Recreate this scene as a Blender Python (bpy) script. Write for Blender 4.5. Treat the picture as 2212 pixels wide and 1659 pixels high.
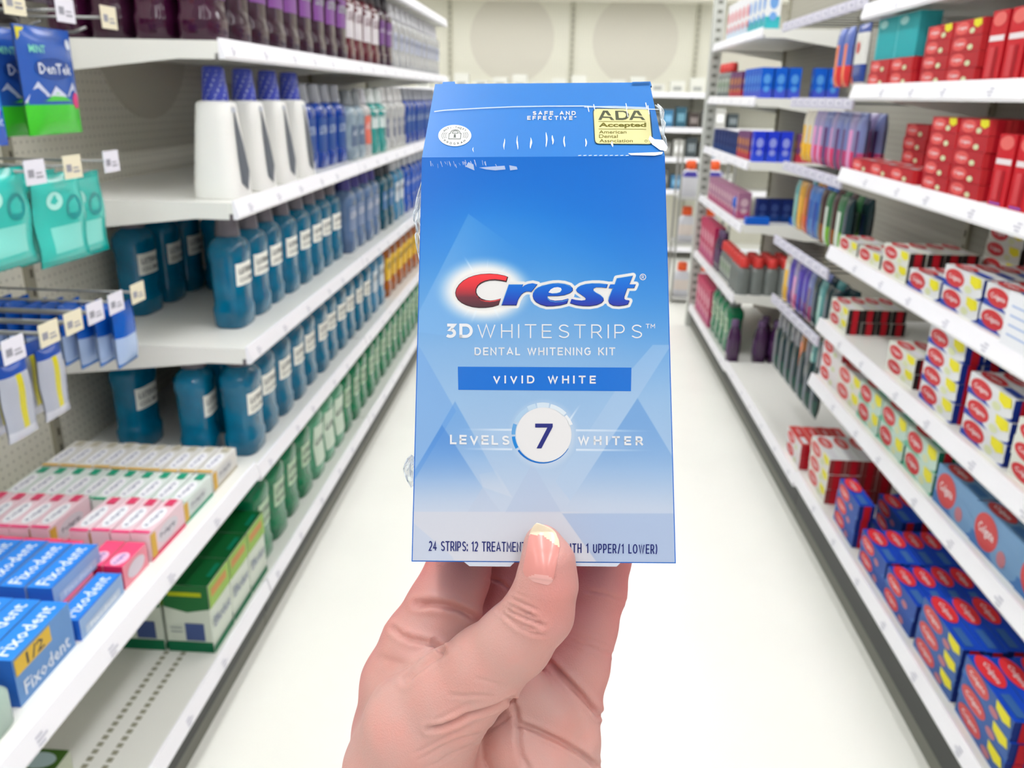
import bpy, bmesh, math, random
import numpy as np
from mathutils import Matrix, Vector
from mathutils.bvhtree import BVHTree
random.seed(7)
PI = math.pi
S = bpy.context.scene
C = S.collection
for o in list(bpy.data.objects): bpy.data.objects.remove(o)

# ------------------------------------------------------------------ camera
W, H, F = 2212, 1659, 1790.0
CX, CY = W/2, H/2
CAM = np.array([0.0, 0.0, 1.55])
def _n(v): return v/np.linalg.norm(v)
_fy = _n(np.array([116.0, 622.0, -1790.0]))
_dn = np.array([-106.0, -5130.0, -1790.0]); _up = -_dn; _up = _up-_up.dot(_fy)*_fy
_fz = _n(_up); _fx = np.cross(_fy, _fz)
RW = np.array([_fx, _fy, _fz])                    # camera space -> world
cd = bpy.data.cameras.new('camera'); cam = bpy.data.objects.new('camera', cd); C.objects.link(cam)
cd.sensor_width = 36; cd.lens = 36*F/W; cd.clip_start = 0.02; cd.clip_end = 100
cam.matrix_world = Matrix.Translation(Vector(CAM)) @ Matrix([list(r) for r in RW]).to_4x4()
cd.dof.use_dof = True; cd.dof.focus_distance = 0.345; cd.dof.aperture_fstop = 16
S.camera = cam
S.view_settings.view_transform = 'Standard'; S.view_settings.look = 'None'
S.view_settings.gamma = 1; S.view_settings.use_curve_mapping = False
S.view_settings.exposure = 0.0

def wpt(px, py, depth):                            # point seen at a pixel at a given depth
    return CAM + RW @ (np.array([(px-CX)/F, -(py-CY)/F, -1.0])*depth)

# ------------------------------------------------------------------ world
wd = bpy.data.worlds.new('world'); S.world = wd; wd.use_nodes = True
bg = wd.node_tree.nodes['Background']
bg.inputs[0].default_value = (0.99, 0.99, 1.0, 1); bg.inputs[1].default_value = 0.6

# ------------------------------------------------------------------ materials
def lin(c):
    c = [x/255.0 for x in c]
    return tuple(x/12.92 if x <= 0.04045 else ((x+0.055)/1.055)**2.4 for x in c)+(1,)
_m = {}
def mat(col, rough=0.5, emit=0, metal=0, coat=0, alpha=1, trans=0, spec=0.5, noise=0, nscale=30, sss=0, bump=0, bscale=60):
    key = (tuple(col), rough, emit, metal, coat, alpha, trans, spec, noise, nscale, sss, bump, bscale)
    if key in _m: return _m[key]
    m = bpy.data.materials.new('surface_%d_%d_%d' % tuple(int(x) for x in col)); m.use_nodes = True
    nt = m.node_tree; b = nt.nodes['Principled BSDF']
    b.inputs['Base Color'].default_value = lin(col); b.inputs['Roughness'].default_value = rough
    b.inputs['Metallic'].default_value = metal; b.inputs['Coat Weight'].default_value = coat
    b.inputs['Coat Roughness'].default_value = 0.08; b.inputs['Alpha'].default_value = alpha
    b.inputs['Transmission Weight'].default_value = trans; b.inputs['Specular IOR Level'].default_value = spec
    if emit:
        b.inputs['Emission Color'].default_value = lin(col); b.inputs['Emission Strength'].default_value = emit
    if sss:
        b.inputs['Subsurface Weight'].default_value = sss; b.inputs['Subsurface Radius'].default_value = (0.006, 0.0025, 0.0015); b.inputs['Subsurface Scale'].default_value = 1
    if noise:
        tc = nt.nodes.new('ShaderNodeTexCoord'); n = nt.nodes.new('ShaderNodeTexNoise'); n.inputs['Scale'].default_value = nscale
        n.inputs['Detail'].default_value = 3
        mx = nt.nodes.new('ShaderNodeMix'); mx.data_type = 'RGBA'
        k = 1-noise
        mx.inputs[6].default_value = lin([min(255, x*(2-k)) for x in col]); mx.inputs[7].default_value = lin([x*k for x in col])
        nt.links.new(tc.outputs['Object'], n.inputs['Vector']); nt.links.new(n.outputs['Fac'], mx.inputs[0]); nt.links.new(mx.outputs[2], b.inputs['Base Color'])
    if bump:
        tc = nt.nodes.new('ShaderNodeTexCoord'); n = nt.nodes.new('ShaderNodeTexNoise'); n.inputs['Scale'].default_value = bscale
        bp = nt.nodes.new('ShaderNodeBump'); bp.inputs['Strength'].default_value = bump; bp.inputs['Distance'].default_value = 0.002
        nt.links.new(tc.outputs['Object'], n.inputs['Vector']); nt.links.new(n.outputs['Fac'], bp.inputs['Height']); nt.links.new(bp.outputs['Normal'], b.inputs['Normal'])
    _m[key] = m
    return m

def peg_mat(col, hole, axis):                      # enamelled pegboard with rows of holes
    m = bpy.data.materials.new('pegboard'); m.use_nodes = True; nt = m.node_tree; b = nt.nodes['Principled BSDF']
    b.inputs['Roughness'].default_value = 0.5
    tc = nt.nodes.new('ShaderNodeTexCoord'); sp = nt.nodes.new('ShaderNodeSeparateXYZ'); nt.links.new(tc.outputs['Object'], sp.inputs[0])
    def mth(op, a, v=None):
        n = nt.nodes.new('ShaderNodeMath'); n.operation = op
        nt.links.new(a, n.inputs[0])
        if v is not None:
            if isinstance(v, (int, float)): n.inputs[1].default_value = v
            else: nt.links.new(v, n.inputs[1])
        return n.outputs[0]
    u = mth('SUBTRACT', mth('FRACT', mth('MULTIPLY', sp.outputs[axis], 1/0.0254)), 0.5)
    v = mth('SUBTRACT', mth('FRACT', mth('MULTIPLY', sp.outputs[2], 1/0.0254)), 0.5)
    d = mth('SQRT', mth('ADD', mth('MULTIPLY', u, u), mth('MULTIPLY', v, v)))
    h = mth('LESS_THAN', d, 0.15)
    mx = nt.nodes.new('ShaderNodeMix'); mx.data_type = 'RGBA'; nt.links.new(h, mx.inputs[0])
    mx.inputs[6].default_value = lin(col); mx.inputs[7].default_value = lin(hole)
    nt.links.new(mx.outputs[2], b.inputs['Base Color'])
    return m
WHITE = mat((236, 236, 230), 0.4)
CHAN = mat((246, 245, 250), 0.35)
BRIGHT = mat((250, 250, 250), 0.35)
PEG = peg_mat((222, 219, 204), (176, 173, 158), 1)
DARKM = mat((46, 48, 46), 0.5)
STEEL = mat((150, 152, 150), 0.3, metal=0.8)
UPR = mat((150, 146, 128), 0.5)

# ------------------------------------------------------------------ mesh builder
class MB:
    def __init__(s): s.v = []; s.f = []; s.m = []; s.mats = []; s.smooth = []
    def mi(s, m):
        if m not in s.mats: s.mats.append(m)
        return s.mats.index(m)
    def add(s, vs, fs, m, smooth=False):
        b = len(s.v); s.v += [tuple(map(float, p)) for p in vs]; k = s.mi(m)
        for f in fs: s.f.append(tuple(b+i for i in f)); s.m.append(k); s.smooth.append(smooth)
    def box(s, x0, x1, y0, y1, z0, z1, m, faces=None):
        vs = [(x, y, z) for x in (x0, x1) for y in (y0, y1) for z in (z0, z1)]
        F_ = dict(left=(0, 1, 3, 2), front=(4, 6, 7, 5), endn=(0, 4, 5, 1), endp=(2, 3, 7, 6), bot=(0, 2, 6, 4), top=(1, 5, 7, 3))
        for k, f in F_.items(): s.add([vs[i] for i in f], [(0, 1, 2, 3)], (faces or {}).get(k, m))
    def poly(s, pts, m): s.add(pts, [tuple(range(len(pts)))], m)
    def lathe(s, prof, m, n=20, cx=0, cy=0, sx=1, sy=1, smooth=True, rib=0):
        vs = []; fs = []
        for r, z in prof:
            for i in range(n):
                a = 2*PI*i/n; rr = r*(1+(rib if i % 2 else 0))
                vs.append((cx+rr*sx*math.cos(a), cy+rr*sy*math.sin(a), z))
        for j in range(len(prof)-1):
            for i in range(n):
                fs.append((j*n+i, j*n+(i+1) % n, (j+1)*n+(i+1) % n, (j+1)*n+i))
        fs.append(tuple(range(n))[::-1]); fs.append(tuple((len(prof)-1)*n+i for i in range(n)))
        s.add(vs, fs, m, smooth)
    def tube(s, pts, r, m, n=8):
        pts = [Vector(p) for p in pts]; vs = []; fs = []
        for i, p in enumerate(pts):
            t = (pts[min(i+1, len(pts)-1)]-pts[max(i-1, 0)]).normalized()
            a = t.orthogonal().normalized(); b = t.cross(a)
            for k in range(n): vs.append(p+(a*math.cos(2*PI*k/n)+b*math.sin(2*PI*k/n))*r)
        for i in range(len(pts)-1):
            for k in range(n): fs.append((i*n+k, i*n+(k+1) % n, (i+1)*n+(k+1) % n, (i+1)*n+k))
        fs.append(tuple(range(n))[::-1]); fs.append(tuple((len(pts)-1)*n+k for k in range(n)))
        s.add(vs, fs, m, True)
    def mesh(s, name):
        me = bpy.data.meshes.new(name); me.from_pydata(s.v, [], s.f)
        for m in s.mats: me.materials.append(m)
        me.polygons.foreach_set('material_index', s.m); me.polygons.foreach_set('use_smooth', s.smooth); me.update()
        return me

def link(name, data, parent=None, loc=None, rz=0):
    o = bpy.data.objects.new(name, data); C.objects.link(o)
    if parent: o.parent = parent
    if loc is not None: o.location = loc
    if rz: o.rotation_euler = (0, 0, rz)
    return o
_labels = {}
def tag(o, label, cat, group=None):
    n = len(label.replace(',', ' ').split())
    if n < 4 or n > 16: print('LABEL LENGTH', n, label)
    if label in _labels: print('DUP LABEL', label)
    _labels[label] = 1
    o['label'] = label; o['category'] = cat
    if group: o['group'] = group
    return o
def struct(o): o['kind'] = 'structure'; return o

_txt = {}
def text2d(t, bold=0.0, res=2):                    # flat lettering, normalised to the unit square
    k = (t, bold)
    if k in _txt: return _txt[k]
    cu = bpy.data.curves.new('lettering', 'FONT'); cu.body = t; cu.offset = bold; cu.resolution_u = res; cu.size = 1
    ob = bpy.data.objects.new('lettering', cu); C.objects.link(ob)
    dg = bpy.context.evaluated_depsgraph_get(); me = bpy.data.meshes.new_from_object(ob.evaluated_get(dg))
    v = np.array([q.co[:2] for q in me.vertices]); f = [tuple(p.vertices) for p in me.polygons]
    bpy.data.objects.remove(ob); bpy.data.meshes.remove(me); bpy.data.curves.remove(cu)
    a, b = v.min(0), v.max(0); v = (v-a)/(b-a)
    _txt[k] = (v, f); return _txt[k]

# ------------------------------------------------------------------ room
def thing(name, loc, label, cat, group=None, rz=0):
    return tag(link(name, None, None, loc, rz), label, cat, group)

floor_m = mat((234, 234, 226), 0.32, coat=0.15, spec=0.35, noise=0.02, nscale=2.5)
b = MB(); b.box(-8, 8, -4, 13, -0.1, 0, floor_m); struct(link('floor', b.mesh('floor')))
b = MB(); b.box(-8, 8, -4, 13, 3.7, 3.8, mat((235, 235, 230), 0.8)); struct(link('ceiling', b.mesh('ceiling')))
b = MB(); b.box(-8, 8, 12.9, 13, 0, 3.7, mat((225, 224, 214), 0.8)); struct(link('wall_back', b.mesh('wall_back')))
LIGHT = mat((252, 252, 255), 0.5, emit=12.5)
HOUS = mat((230, 230, 228), 0.5)
i = 0
rowname = {-3.3: 'far left', -0.75: 'over the left shelves', 0.95: 'over the right shelves', 3.4: 'far right'}
for lx in (-3.3, -0.75, 0.95, 3.4):
    for k, ly in enumerate((-1.6, 1.1, 3.8, 6.5, 9.2)):
        t = thing('ceiling_light', (lx, ly, 3.7), 'long white fluorescent ceiling light, %s, %s from the camera end' % (rowname[lx], ('first', 'second', 'third', 'fourth', 'fifth')[k]), 'light', 'ceiling lights')
        b = MB(); b.box(-.17, .17, -1.2, 1.2, -0.08, 0, HOUS); link('housing', b.mesh('housing'), t)
        b = MB(); b.box(-.15, .15, -1.17, 1.17, -0.1, -0.082, LIGHT); link('diffuser', b.mesh('diffuser'), t)

# ------------------------------------------------------------------ shelving
def slots(b, x, y0, z0, z1, w, m, side):
    n = int((z1-z0)/0.05)
    for k in range(n):
        z = z0+0.02+k*0.05
        b.box(min(x, x+side*.002), max(x, x+side*.002), y0-.004, y0+.004, z, z+.022, m)
def shelf(root, xf, xb, y0, y1, z, side, chan=CHAN, near_end=True, th=0.028, ch=0.042, strip=None):
    """board from back xb to front xf (side=+1 when the front looks to +X) with its price channel and end bracket"""
    b = MB(); x0, x1 = sorted((xf, xb))
    b.box(x0, x1, y0+.003, y1-.003, z-th, z, WHITE)
    s = link('shelf', b.mesh('shelf'), root)
    b = MB()
    a0, a1 = sorted((xf, xf+side*.012))
    # the channel leans back a little, open lip on top
    ys = (y0+.003, y1-.003)
    pr = [(xf, z+.006), (xf+side*.006, z+.006), (xf+side*.016, z-ch+.008), (xf+side*.012, z-ch), (xf, z-ch)]
    vs = [(p[0], y, p[1]) for y in ys for p in pr]; n = len(pr)
    fs = [(i, (i+1) % n, n+(i+1) % n, n+i) for i in range(n)]+[tuple(range(n)), tuple(range(n, 2*n))]
    b.add(vs, fs, chan)
    L = y1-y0; k = max(1, int(L/0.23))
    for i in range(k):                             # printed price tickets sitting in the channel
        yy = y0+.08+i*0.23+random.uniform(-.03, .03)
        for q in range(3):
            zz = z-.012-q*.007; xx = xf+side*(.0075+.0045*(q+1)*.5+.0015)
            if yy+.035 < y1-.01:
                b.box(min(xx, xx+side*.0008), max(xx, xx+side*.0008), yy, yy+(.028 if q == 1 else .018), zz-.004, zz, mat((205, 205, 214), .6))
    link('price_channel', b.mesh('price_channel'), s)
    b = MB()
    for yy in ((y0+.001, y0+.004), (y1-.004, y1-.001)):
        b = MB()
        p = [(xb, z), (xf-side*.01, z), (xf-side*.01, z-ch), (xf-side*.10, z-ch), (xb, z-.095)]
        vs = [(q[0], y, q[1]) for y in yy for q in p]; n = 5
        b.add(vs, [(i, (i+1) % n, n+(i+1) % n, n+i) for i in range(n)]+[tuple(range(n)), tuple(range(n, 2*n))], WHITE)
        link('bracket', b.mesh('bracket'), s)
    return s
PEG_SHADED = peg_mat((150, 147, 134), (120, 117, 104), 1)  # right-hand panels darkened in colour to stand in for shelf shade
def gondola(label, xf, xb, y0, y1, zbase, zs, side, top=2.35, depths=None, group='shelving units'):
    root = thing('shelving_unit', (0, 0, 0), label, 'shelving', group)
    ba = xb; bb = xb-side*.03
    b = MB(); b.box(min(ba, bb), max(ba, bb), y0, y1, 0, top, PEG if side > 0 else PEG_SHADED); link('back_panel', b.mesh('back_panel'), root)
    for yy in ((y0+.018, y1-.018) if y0 < 1 else (y1-.018,)):
        b = MB(); xx = sorted((xb, xb+side*.012)); b.box(xx[0], xx[1], yy-.016, yy+.016, 0, top, UPR)
        slots(b, xb+side*.012, yy, 0.05, top, 0, mat((70, 66, 55), .6), side); link('upright', b.mesh('upright'), root)
    # base deck
    s = shelf(root, xf, xb, y0, y1, zbase, side, th=.03, ch=.045); s.name = 'base_deck'
    b = MB(); x0, x1 = sorted((xf-side*.006, xf-side*.03)); b.box(x0, x1, y0, y1, 0.055, zbase-.046, DARKM); link('bumper', b.mesh('bumper'), root)
    b = MB(); x0, x1 = sorted((xf-side*.012, xf-side*.06)); b.box(x0, x1, y0, y1, 0.0, 0.055, mat((112, 112, 102), .5)); link('kick_plate', b.mesh('kick_plate'), root)
    for z in zs: shelf(root, xf, xb, y0, y1, z, side)
    return root
def disc(root, x, y, z, r, side, col, nrm='x', th=.003):
    b = MB(); n = 64
    p = [(math.cos(2*PI*i/n)*r, math.sin(2*PI*i/n)*r) for i in range(n)]
    if nrm == 'x': vs = [(xx, y+a, z+c) for xx in (x, x+side*th) for a, c in p]
    else: vs = [(x+a, yy, z+c) for yy in (y, y-th) for a, c in p]
    b.add(vs, [tuple(range(n)), tuple(range(n, 2*n))]+[(i, (i+1) % n, n+(i+1) % n, n+i) for i in range(n)], mat(col, .6))
    return link('round_mark', b.mesh('round_mark'), root)

XL, XLB, XR, XRB = -0.84, -1.40, 0.95, 1.40
LZ = [.535, .885, 1.275, 1.66, 2.02]
near = gondola('white shelving with bare pegboard back and one low shelf, nearest on left', XL, XLB, 0.3, 2.095, .165, [.55], 1)
g1 = gondola('white shelving unit on left holding teal bottles, beside the pegboard unit', XL, XLB, 2.1, 3.43, .165, LZ, 1)
disc(g1, XLB, 2.87, 1.80, .35, 1, (202, 198, 182))
g2 = gondola('white shelving unit on left, middle of the mouthwash run', XL, XLB, 3.435, 4.76, .165, LZ, 1)
g3 = gondola('white shelving unit on left, farthest end of the mouthwash run', XL, XLB, 4.765, 6.12, .165, LZ, 1)
RZ = [.60, .81, 1.07, 1.335, 1.598, 1.84]
gr0 = gondola('white shelving on right with red and blue toothpaste, nearest the camera', XR, XRB, 0.3, 2.965, .2, RZ, -1)
gr1 = gondola('right shelving section with label rails and hanging packs, no shelves', XR, XRB, 2.97, 4.44, .18, [], -1)
FZ = [.55, .93, 1.25, 1.56, 1.88]
gr2 = gondola('white shelving unit on right at the far end of the aisle', XR, XRB, 4.445, 5.85, .165, FZ, -1)
# perforated strips of the empty base deck on the left
b = MB(); pm = mat((150, 148, 128), .6)
for xo in (-.935, -.98):
    for k in range(48):
        y = .75+k*.0215; b.box(xo-.0065, xo+.0065, y, y+.013, .1651, .1657, pm)
link('perforations', b.mesh('perforations'), near)

# ---- back wall run
broot = thing('shelving_unit', (0, 0, 0), 'pale pegboard shelving run with round marks across the far end', 'shelving', 'shelving units')
YB = 8.9
PEGB = peg_mat((226, 224, 208), (205, 203, 188), 0)
b = MB(); b.box(-4.6, 4.6, YB, YB+.04, 0, 2.42, PEGB); link('back_panel', b.mesh('back_panel'), broot)
b = MB(); b.box(-4.6, 4.6, YB-.35, YB+.04, 2.42, 2.62, mat((236, 234, 222), .6)); link('canopy', b.mesh('canopy'), broot)
for k in range(-3, 4):
    b = MB(); x = .045+1.22*k; b.box(x-.022, x+.022, YB-.02, YB, 0, 2.42, mat((190, 188, 170), .5))
    for q in range(40): b.box(x-.006, x+.006, YB-.022, YB-.02, .2+q*.055, .2+q*.055+.02, mat((130, 126, 110), .6))
    link('upright', b.mesh('upright'), broot)
    disc(broot, x+.62, YB, 2.08, .42, 1, (212, 208, 194), 'y')
for z in (.12, .69, 1.0, 1.28, 1.60):
    b = MB(); b.box(-4.6, 4.6, YB-.4, YB, z-.03, z, WHITE); sh = link('shelf', b.mesh('shelf'), broot)
    b = MB(); b.box(-4.6, 4.6, YB-.412, YB-.4, z-.045, z+.005, CHAN); link('price_channel', b.mesh('price_channel'), sh)

# ------------------------------------------------------------------ product prototypes
def sup(w, d, t, e=3.2):
    c, s_ = math.cos(t), math.sin(t)
    return (d/2*math.copysign(abs(c)**(2/e), c), w/2*math.copysign(abs(s_)**(2/e), s_))
def bottle(w, d, h, prof, body, capm, cap, label=None, lab_rng=(.3, .55), labm=None, txt=None, txtm=None, e=3.2, capz=.82, n=28, extra=None, back=False):
    """prof: list of (z, width factor, depth factor); cap: list of (radius, z)"""
    parts = {}
    b = MB(); vs = []; fs = []
    P = prof
    for z, a, c in P:
        for i in range(n):
            x, y = sup(w*a, d*c, 2*PI*i/n, e); vs.append((x, y, z*h))
    for j in range(len(P)-1):
        for i in range(n): fs.append((j*n+i, j*n+(i+1) % n, (j+1)*n+(i+1) % n, (j+1)*n+i))
    fs.append(tuple(range(n))[::-1]); fs.append(tuple((len(P)-1)*n+i for i in range(n)))
    b.add(vs, fs, body, True); parts['bottle_body'] = b.mesh('bottle_body')
    def surf(y, z):                                # front surface x at (y, z fraction)
        for j in range(len(P)-1):
            if P[j][0] <= z <= P[j+1][0]:
                k = (z-P[j][0])/max(1e-6, P[j+1][0]-P[j][0]); a = P[j][1]*(1-k)+P[j+1][1]*k; c = P[j][2]*(1-k)+P[j+1][2]*k
                q = min(1, abs(y)/(w*a/2)); return d*c/2*(1-q**e)**(1/e)
        return d/2
    b = MB(); b.lathe(cap, capm, 16, rib=0.06); parts['cap'] = b.mesh('cap')
    if labm:
        b = MB(); z0, z1 = lab_rng; k = 10; lw = label*w/2
        for (sg) in ((1, -1) if back else (1,)):
            vs = []
            for z in (z0, (z0+z1)/2, z1):
                for i in range(k+1):
                    y = -lw+2*lw*i/k; vs.append((sg*(surf(y, z)+.0012), y, z*h))
            fs = [(r*(k+1)+i, r*(k+1)+i+1, (r+1)*(k+1)+i+1, (r+1)*(k+1)+i) for r in (0, 1) for i in range(k)]
            b.add(vs, fs, labm)
        if txt:
            for (t, v0, v1, mm) in txt:
                tv, tf = text2d(t, .01, 1)
                za = z0+(z1-z0)*v0; zb = z0+(z1-z0)*v1
                vs = [(surf((u-.5)*lw*1.7, za+(zb-za)*v)+.0022, (u-.5)*lw*1.7, (za+(zb-za)*v)*h) for u, v in tv]
                b.add(vs, tf, mm)
        parts['label_sticker'] = b.mesh('label_sticker')
    if extra:
        b = MB(); extra(b, surf); parts['side_panel'] = b.mesh('side_panel')
    return parts
CLASSIC = [(0, .9, .88), (.02, .98, .97), (.13, 1, 1), (.16, 1, 1), (.2, .9, .92), (.28, .9, .92), (.56, .92, .94), (.62, 1, 1), (.69, .98, .98), (.74, .78, .82), (.775, .44, .56), (.8, .36, .46)]
def cap_prof(r, h, z0, z1, taper=.8): return [(r, z0*h), (r, (z0+.02)*h), (r*taper, (z1-.015)*h), (r*taper*.9, z1*h)]
BLK = mat((88, 88, 92), .35); INK = mat((40, 42, 52), .5)
def sat(c, k, g=1.0):
    l = .3*c[0]+.59*c[1]+.11*c[2]; return tuple(max(0, min(255, (l+(x-l)*k)*g)) for x in c)
def classic(col, capcol, labcol, word, w=.14, d=.1, h=.34, lab=.72, inks=INK, sub=None, lr=(.4, .56)):
    t = [(word, .52, .78, inks)]
    if sub: t.append((sub, .16, .36, inks))
    return bottle(w, d, h, CLASSIC, mat(sat(col, 1.3, 1.12), .1, coat=.25, noise=.35, nscale=11, spec=.35, trans=.28), mat(capcol, .35), cap_prof(.033, h, .775, 1.0, .78), lab, lr, mat(labcol, .45), t)
P_ = {}
P_['teal'] = classic((0, 92, 118), (112, 108, 116), (246, 246, 236), 'LISTERINE', sub='COOL MINT', lab=.78, lr=(.37, .56))
P_['tealdark'] = classic((0, 70, 86), (60, 64, 70), (60, 110, 160), 'LISTERINE', lab=.7, inks=mat((215, 225, 235), .5), lr=(.3, .56))
P_['indigo'] = classic((92, 112, 140), (72, 68, 140), (120, 138, 170), 'LISTERINE', lab=.74, inks=mat((235, 235, 240), .5), lr=(.28, .58))
P_['blue'] = classic((14, 72, 160), (196, 200, 206), (30, 90, 190), 'LISTERINE', lab=.7, inks=mat((225, 230, 240), .5), lr=(.3, .6))
P_['paleblue'] = classic((66, 120, 150), (200, 204, 208), (205, 214, 220), 'LISTERINE', lab=.7, lr=(.3, .6))
P_['amber'] = classic((146, 86, 22), (90, 66, 50), (236, 190, 30), 'LISTERINE', lab=.84, lr=(.26, .6))
P_['green'] = classic((0, 104, 72), (120, 126, 124), (186, 214, 180), 'LISTERINE', sub='FRESH MINT', lab=.66, lr=(.34, .58))
P_['greenpale'] = classic((96, 150, 124), (226, 96, 84), (206, 224, 204), 'LISTERINE', lab=.8, lr=(.16, .62))
P_['plum'] = classic((52, 20, 42), (40, 30, 40), (112, 62, 132), 'LISTERINE', h=.33, lab=.75, inks=mat((225, 215, 235), .5), lr=(.3, .62))
P_['plumgreen'] = classic((48, 24, 40), (40, 30, 40), (130, 70, 150), 'LISTERINE', h=.33, lab=.8, inks=mat((190, 210, 190), .5), lr=(.36, .66))
P_['maroon'] = classic((84, 34, 44), (60, 40, 46), (222, 216, 220), 'LISTERINE', h=.33, lab=.8, inks=mat((120, 60, 80), .5), lr=(.28, .66))
P_['greywhite'] = classic((206, 210, 214), (214, 214, 218), (180, 186, 206), 'LISTERINE', h=.31, lab=.6, inks=mat((80, 86, 130), .5), lr=(.3, .56))
P_['navy'] = classic((10, 58, 130), (160, 164, 172), (24, 74, 150), 'LISTERINE', h=.3, lab=.75, inks=mat((190, 205, 225), .5), lr=(.2, .6))
P_['whitetall'] = classic((222, 224, 220), (220, 220, 220), (90, 100, 130), 'ACT', h=.3, lab=.4, inks=mat((240, 240, 240), .5), lr=(.2, .5))
P_['tealwhite'] = classic((60, 140, 136), (216, 222, 220), (214, 226, 224), 'ACT', h=.29, lab=.85, inks=mat((30, 120, 120), .5), lr=(.4, .68))
P_['redwhite'] = classic((214, 206, 206), (190, 190, 196), (226, 110, 90), 'ACT', h=.29, lab=.7, inks=mat((240, 230, 230), .5), lr=(.18, .6))
P_['clear'] = classic((142, 156, 168), (120, 126, 130), (90, 110, 140), 'ACT', h=.28, lab=.7, inks=mat((220, 225, 235), .5), lr=(.2, .5))
# white tapered bottles with striped blue caps
WP = [(0, .96, 1), (.02, 1, 1.02), (.1, .99, 1.0), (.4, .86, .86), (.6, .76, .76), (.72, .68, .7), (.735, .62, .64), (.745, .5, .5)]
def wh_extra(b, surf):
    h = .33
    for sg in (1,):
        pts = [(-.032, .12), (.004, .06), (.034, .2), (.02, .42), (-.002, .66), (-.01, .66), (-.022, .5), (-.03, .3)]
        b.poly([(surf(y, z)+.002, y+.005, z*h) for y, z in pts], mat((92, 98, 108), .35))
P_['whitebottle'] = bottle(.15, .125, .33, WP, mat((240, 240, 236), .3), mat((46, 64, 168), .4), [(.033, .735*.33), (.0335, .76*.33), (.027, .985*.33), (.022, .33)], .2, (.66, .70), mat((200, 205, 215), .4), None, e=3.6, extra=wh_extra)
b = MB(); b.lathe([(.0335, .735*.33), (.0335, .76*.33), (.0272, .985*.33), (.022, .33)], mat((46, 62, 170), .4), 24)
for k in range(9):                                  # diagonal white streaks moulded round the cap
    a0 = 2*PI*k/9
    vs = []
    for q in range(7):
        t = q/6; z = (.75+.22*t)*.33; r = .0338-.0062*t; a = a0+t*1.2
        vs += [(r*math.cos(a), r*math.sin(a), z), (r*math.cos(a+.17), r*math.sin(a+.17), z)]
    b.add(vs, [(2*q, 2*q+1, 2*q+3, 2*q+2) for q in range(6)], mat((186, 194, 224), .5))
P_['whitebottle']['cap'] = b.mesh('cap')
# grey sports bottles with red caps, purple bottles, big laundry style bottles
P_['redcap'] = bottle(.075, .06, .2, [(0, .95, .95), (.03, 1, 1), (.62, 1, 1), (.7, .8, .8), (.74, .55, .6)], mat((120, 126, 124), .2, coat=.3), mat((226, 62, 58), .4), [(.026, .148), (.027, .155), (.025, .195), (.02, .2)], .7, (.15, .55), mat((176, 186, 172), .5), [('KIDS', .4, .7, mat((110, 160, 90), .5))], e=2.4)
P_['purple'] = bottle(.085, .075, .24, [(0, .9, .9), (.03, 1, 1), (.6, 1, 1), (.75, .8, .8), (.85, .5, .5), (.9, .4, .4)], mat((66, 30, 74), .22, coat=.4), mat((98, 70, 112), .35), [(.02, .2), (.022, .21), (.02, .24)], .75, (.2, .55), mat((84, 46, 96), .4), None, e=2.2)
P_['jug'] = bottle(.15, .11, .27, [(0, .9, .9), (.04, 1, 1), (.55, .95, .95), (.7, .7, .8), (.78, .4, .5)], mat((214, 214, 220), .35), mat((240, 92, 32), .4), [(.036, .205), (.038, .215), (.036, .265), (.028, .27)], .9, (.2, .5), mat((226, 214, 206), .5), None, e=2.6)
P_['jug_blue'] = bottle(.15, .11, .27, [(0, .9, .9), (.04, 1, 1), (.55, .95, .95), (.7, .7, .8), (.78, .4, .5)], mat((214, 214, 220), .35), mat((240, 92, 32), .4), [(.036, .205), (.038, .215), (.036, .265), (.028, .27)], .9, (.55, .7), mat((66, 56, 160), .5), None, e=2.6)

# ---- cartons
def carton(L, t, h, cols, decals):
    """L along Y, t along X (front = +X), h up. cols: default,front,endn,endp,top. decals: (face, kind, args, colour)"""
    b = MB(); cm = {k: mat(v, .45, spec=.22) for k, v in cols.items()}
    b.box(-t/2, t/2, -L/2, L/2, 0, h, cm['all'], {k: cm[k] for k in cols if k != 'all'})
    def mp(face, u, v, off):
        if face == 'front': return (t/2+off, -L/2+u*L, v*h)
        if face == 'back': return (-t/2-off, L/2-u*L, v*h)
        if face == 'top': return (t/2-v*t, -L/2+u*L, h+off)
        if face == 'endn': return (-t/2+u*t, -L/2-off, v*h)
        if face == 'endp': return (t/2-u*t, L/2+off, v*h)
    for i, (face, kind, a, col) in enumerate(decals):
        off = .0005+.0003*i; m = mat(col, .45, spec=.22)
        if kind == 'rect':
            u0, u1, v0, v1 = a; b.poly([mp(face, u, v, off) for u, v in ((u0, v0), (u1, v0), (u1, v1), (u0, v1))], m)
        elif kind == 'ell':
            cu, cv, ru, rv = a; b.poly([mp(face, cu+ru*math.cos(2*PI*k/20), cv+rv*math.sin(2*PI*k/20), off) for k in range(20)], m)
        elif kind == 'poly': b.poly([mp(face, u, v, off) for u, v in a], m)
        elif kind == 'text':
            s_, u0, u1, v0, v1 = a; tv, tf = text2d(s_, .012, 1)
            b.add([mp(face, u0+(u1-u0)*x, v0+(v1-v0)*y, off) for x, y in tv], tf, m)
        elif kind == 'vtext':                       # runs up the face
            s_, u0, u1, v0, v1 = a; tv, tf = text2d(s_, .012, 1)
            b.add([mp(face, u1-(u1-u0)*y, v0+(v1-v0)*x, off) for x, y in tv], tf, m)
    return {'carton': b.mesh('carton')}
WT = (240, 238, 240)
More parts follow.
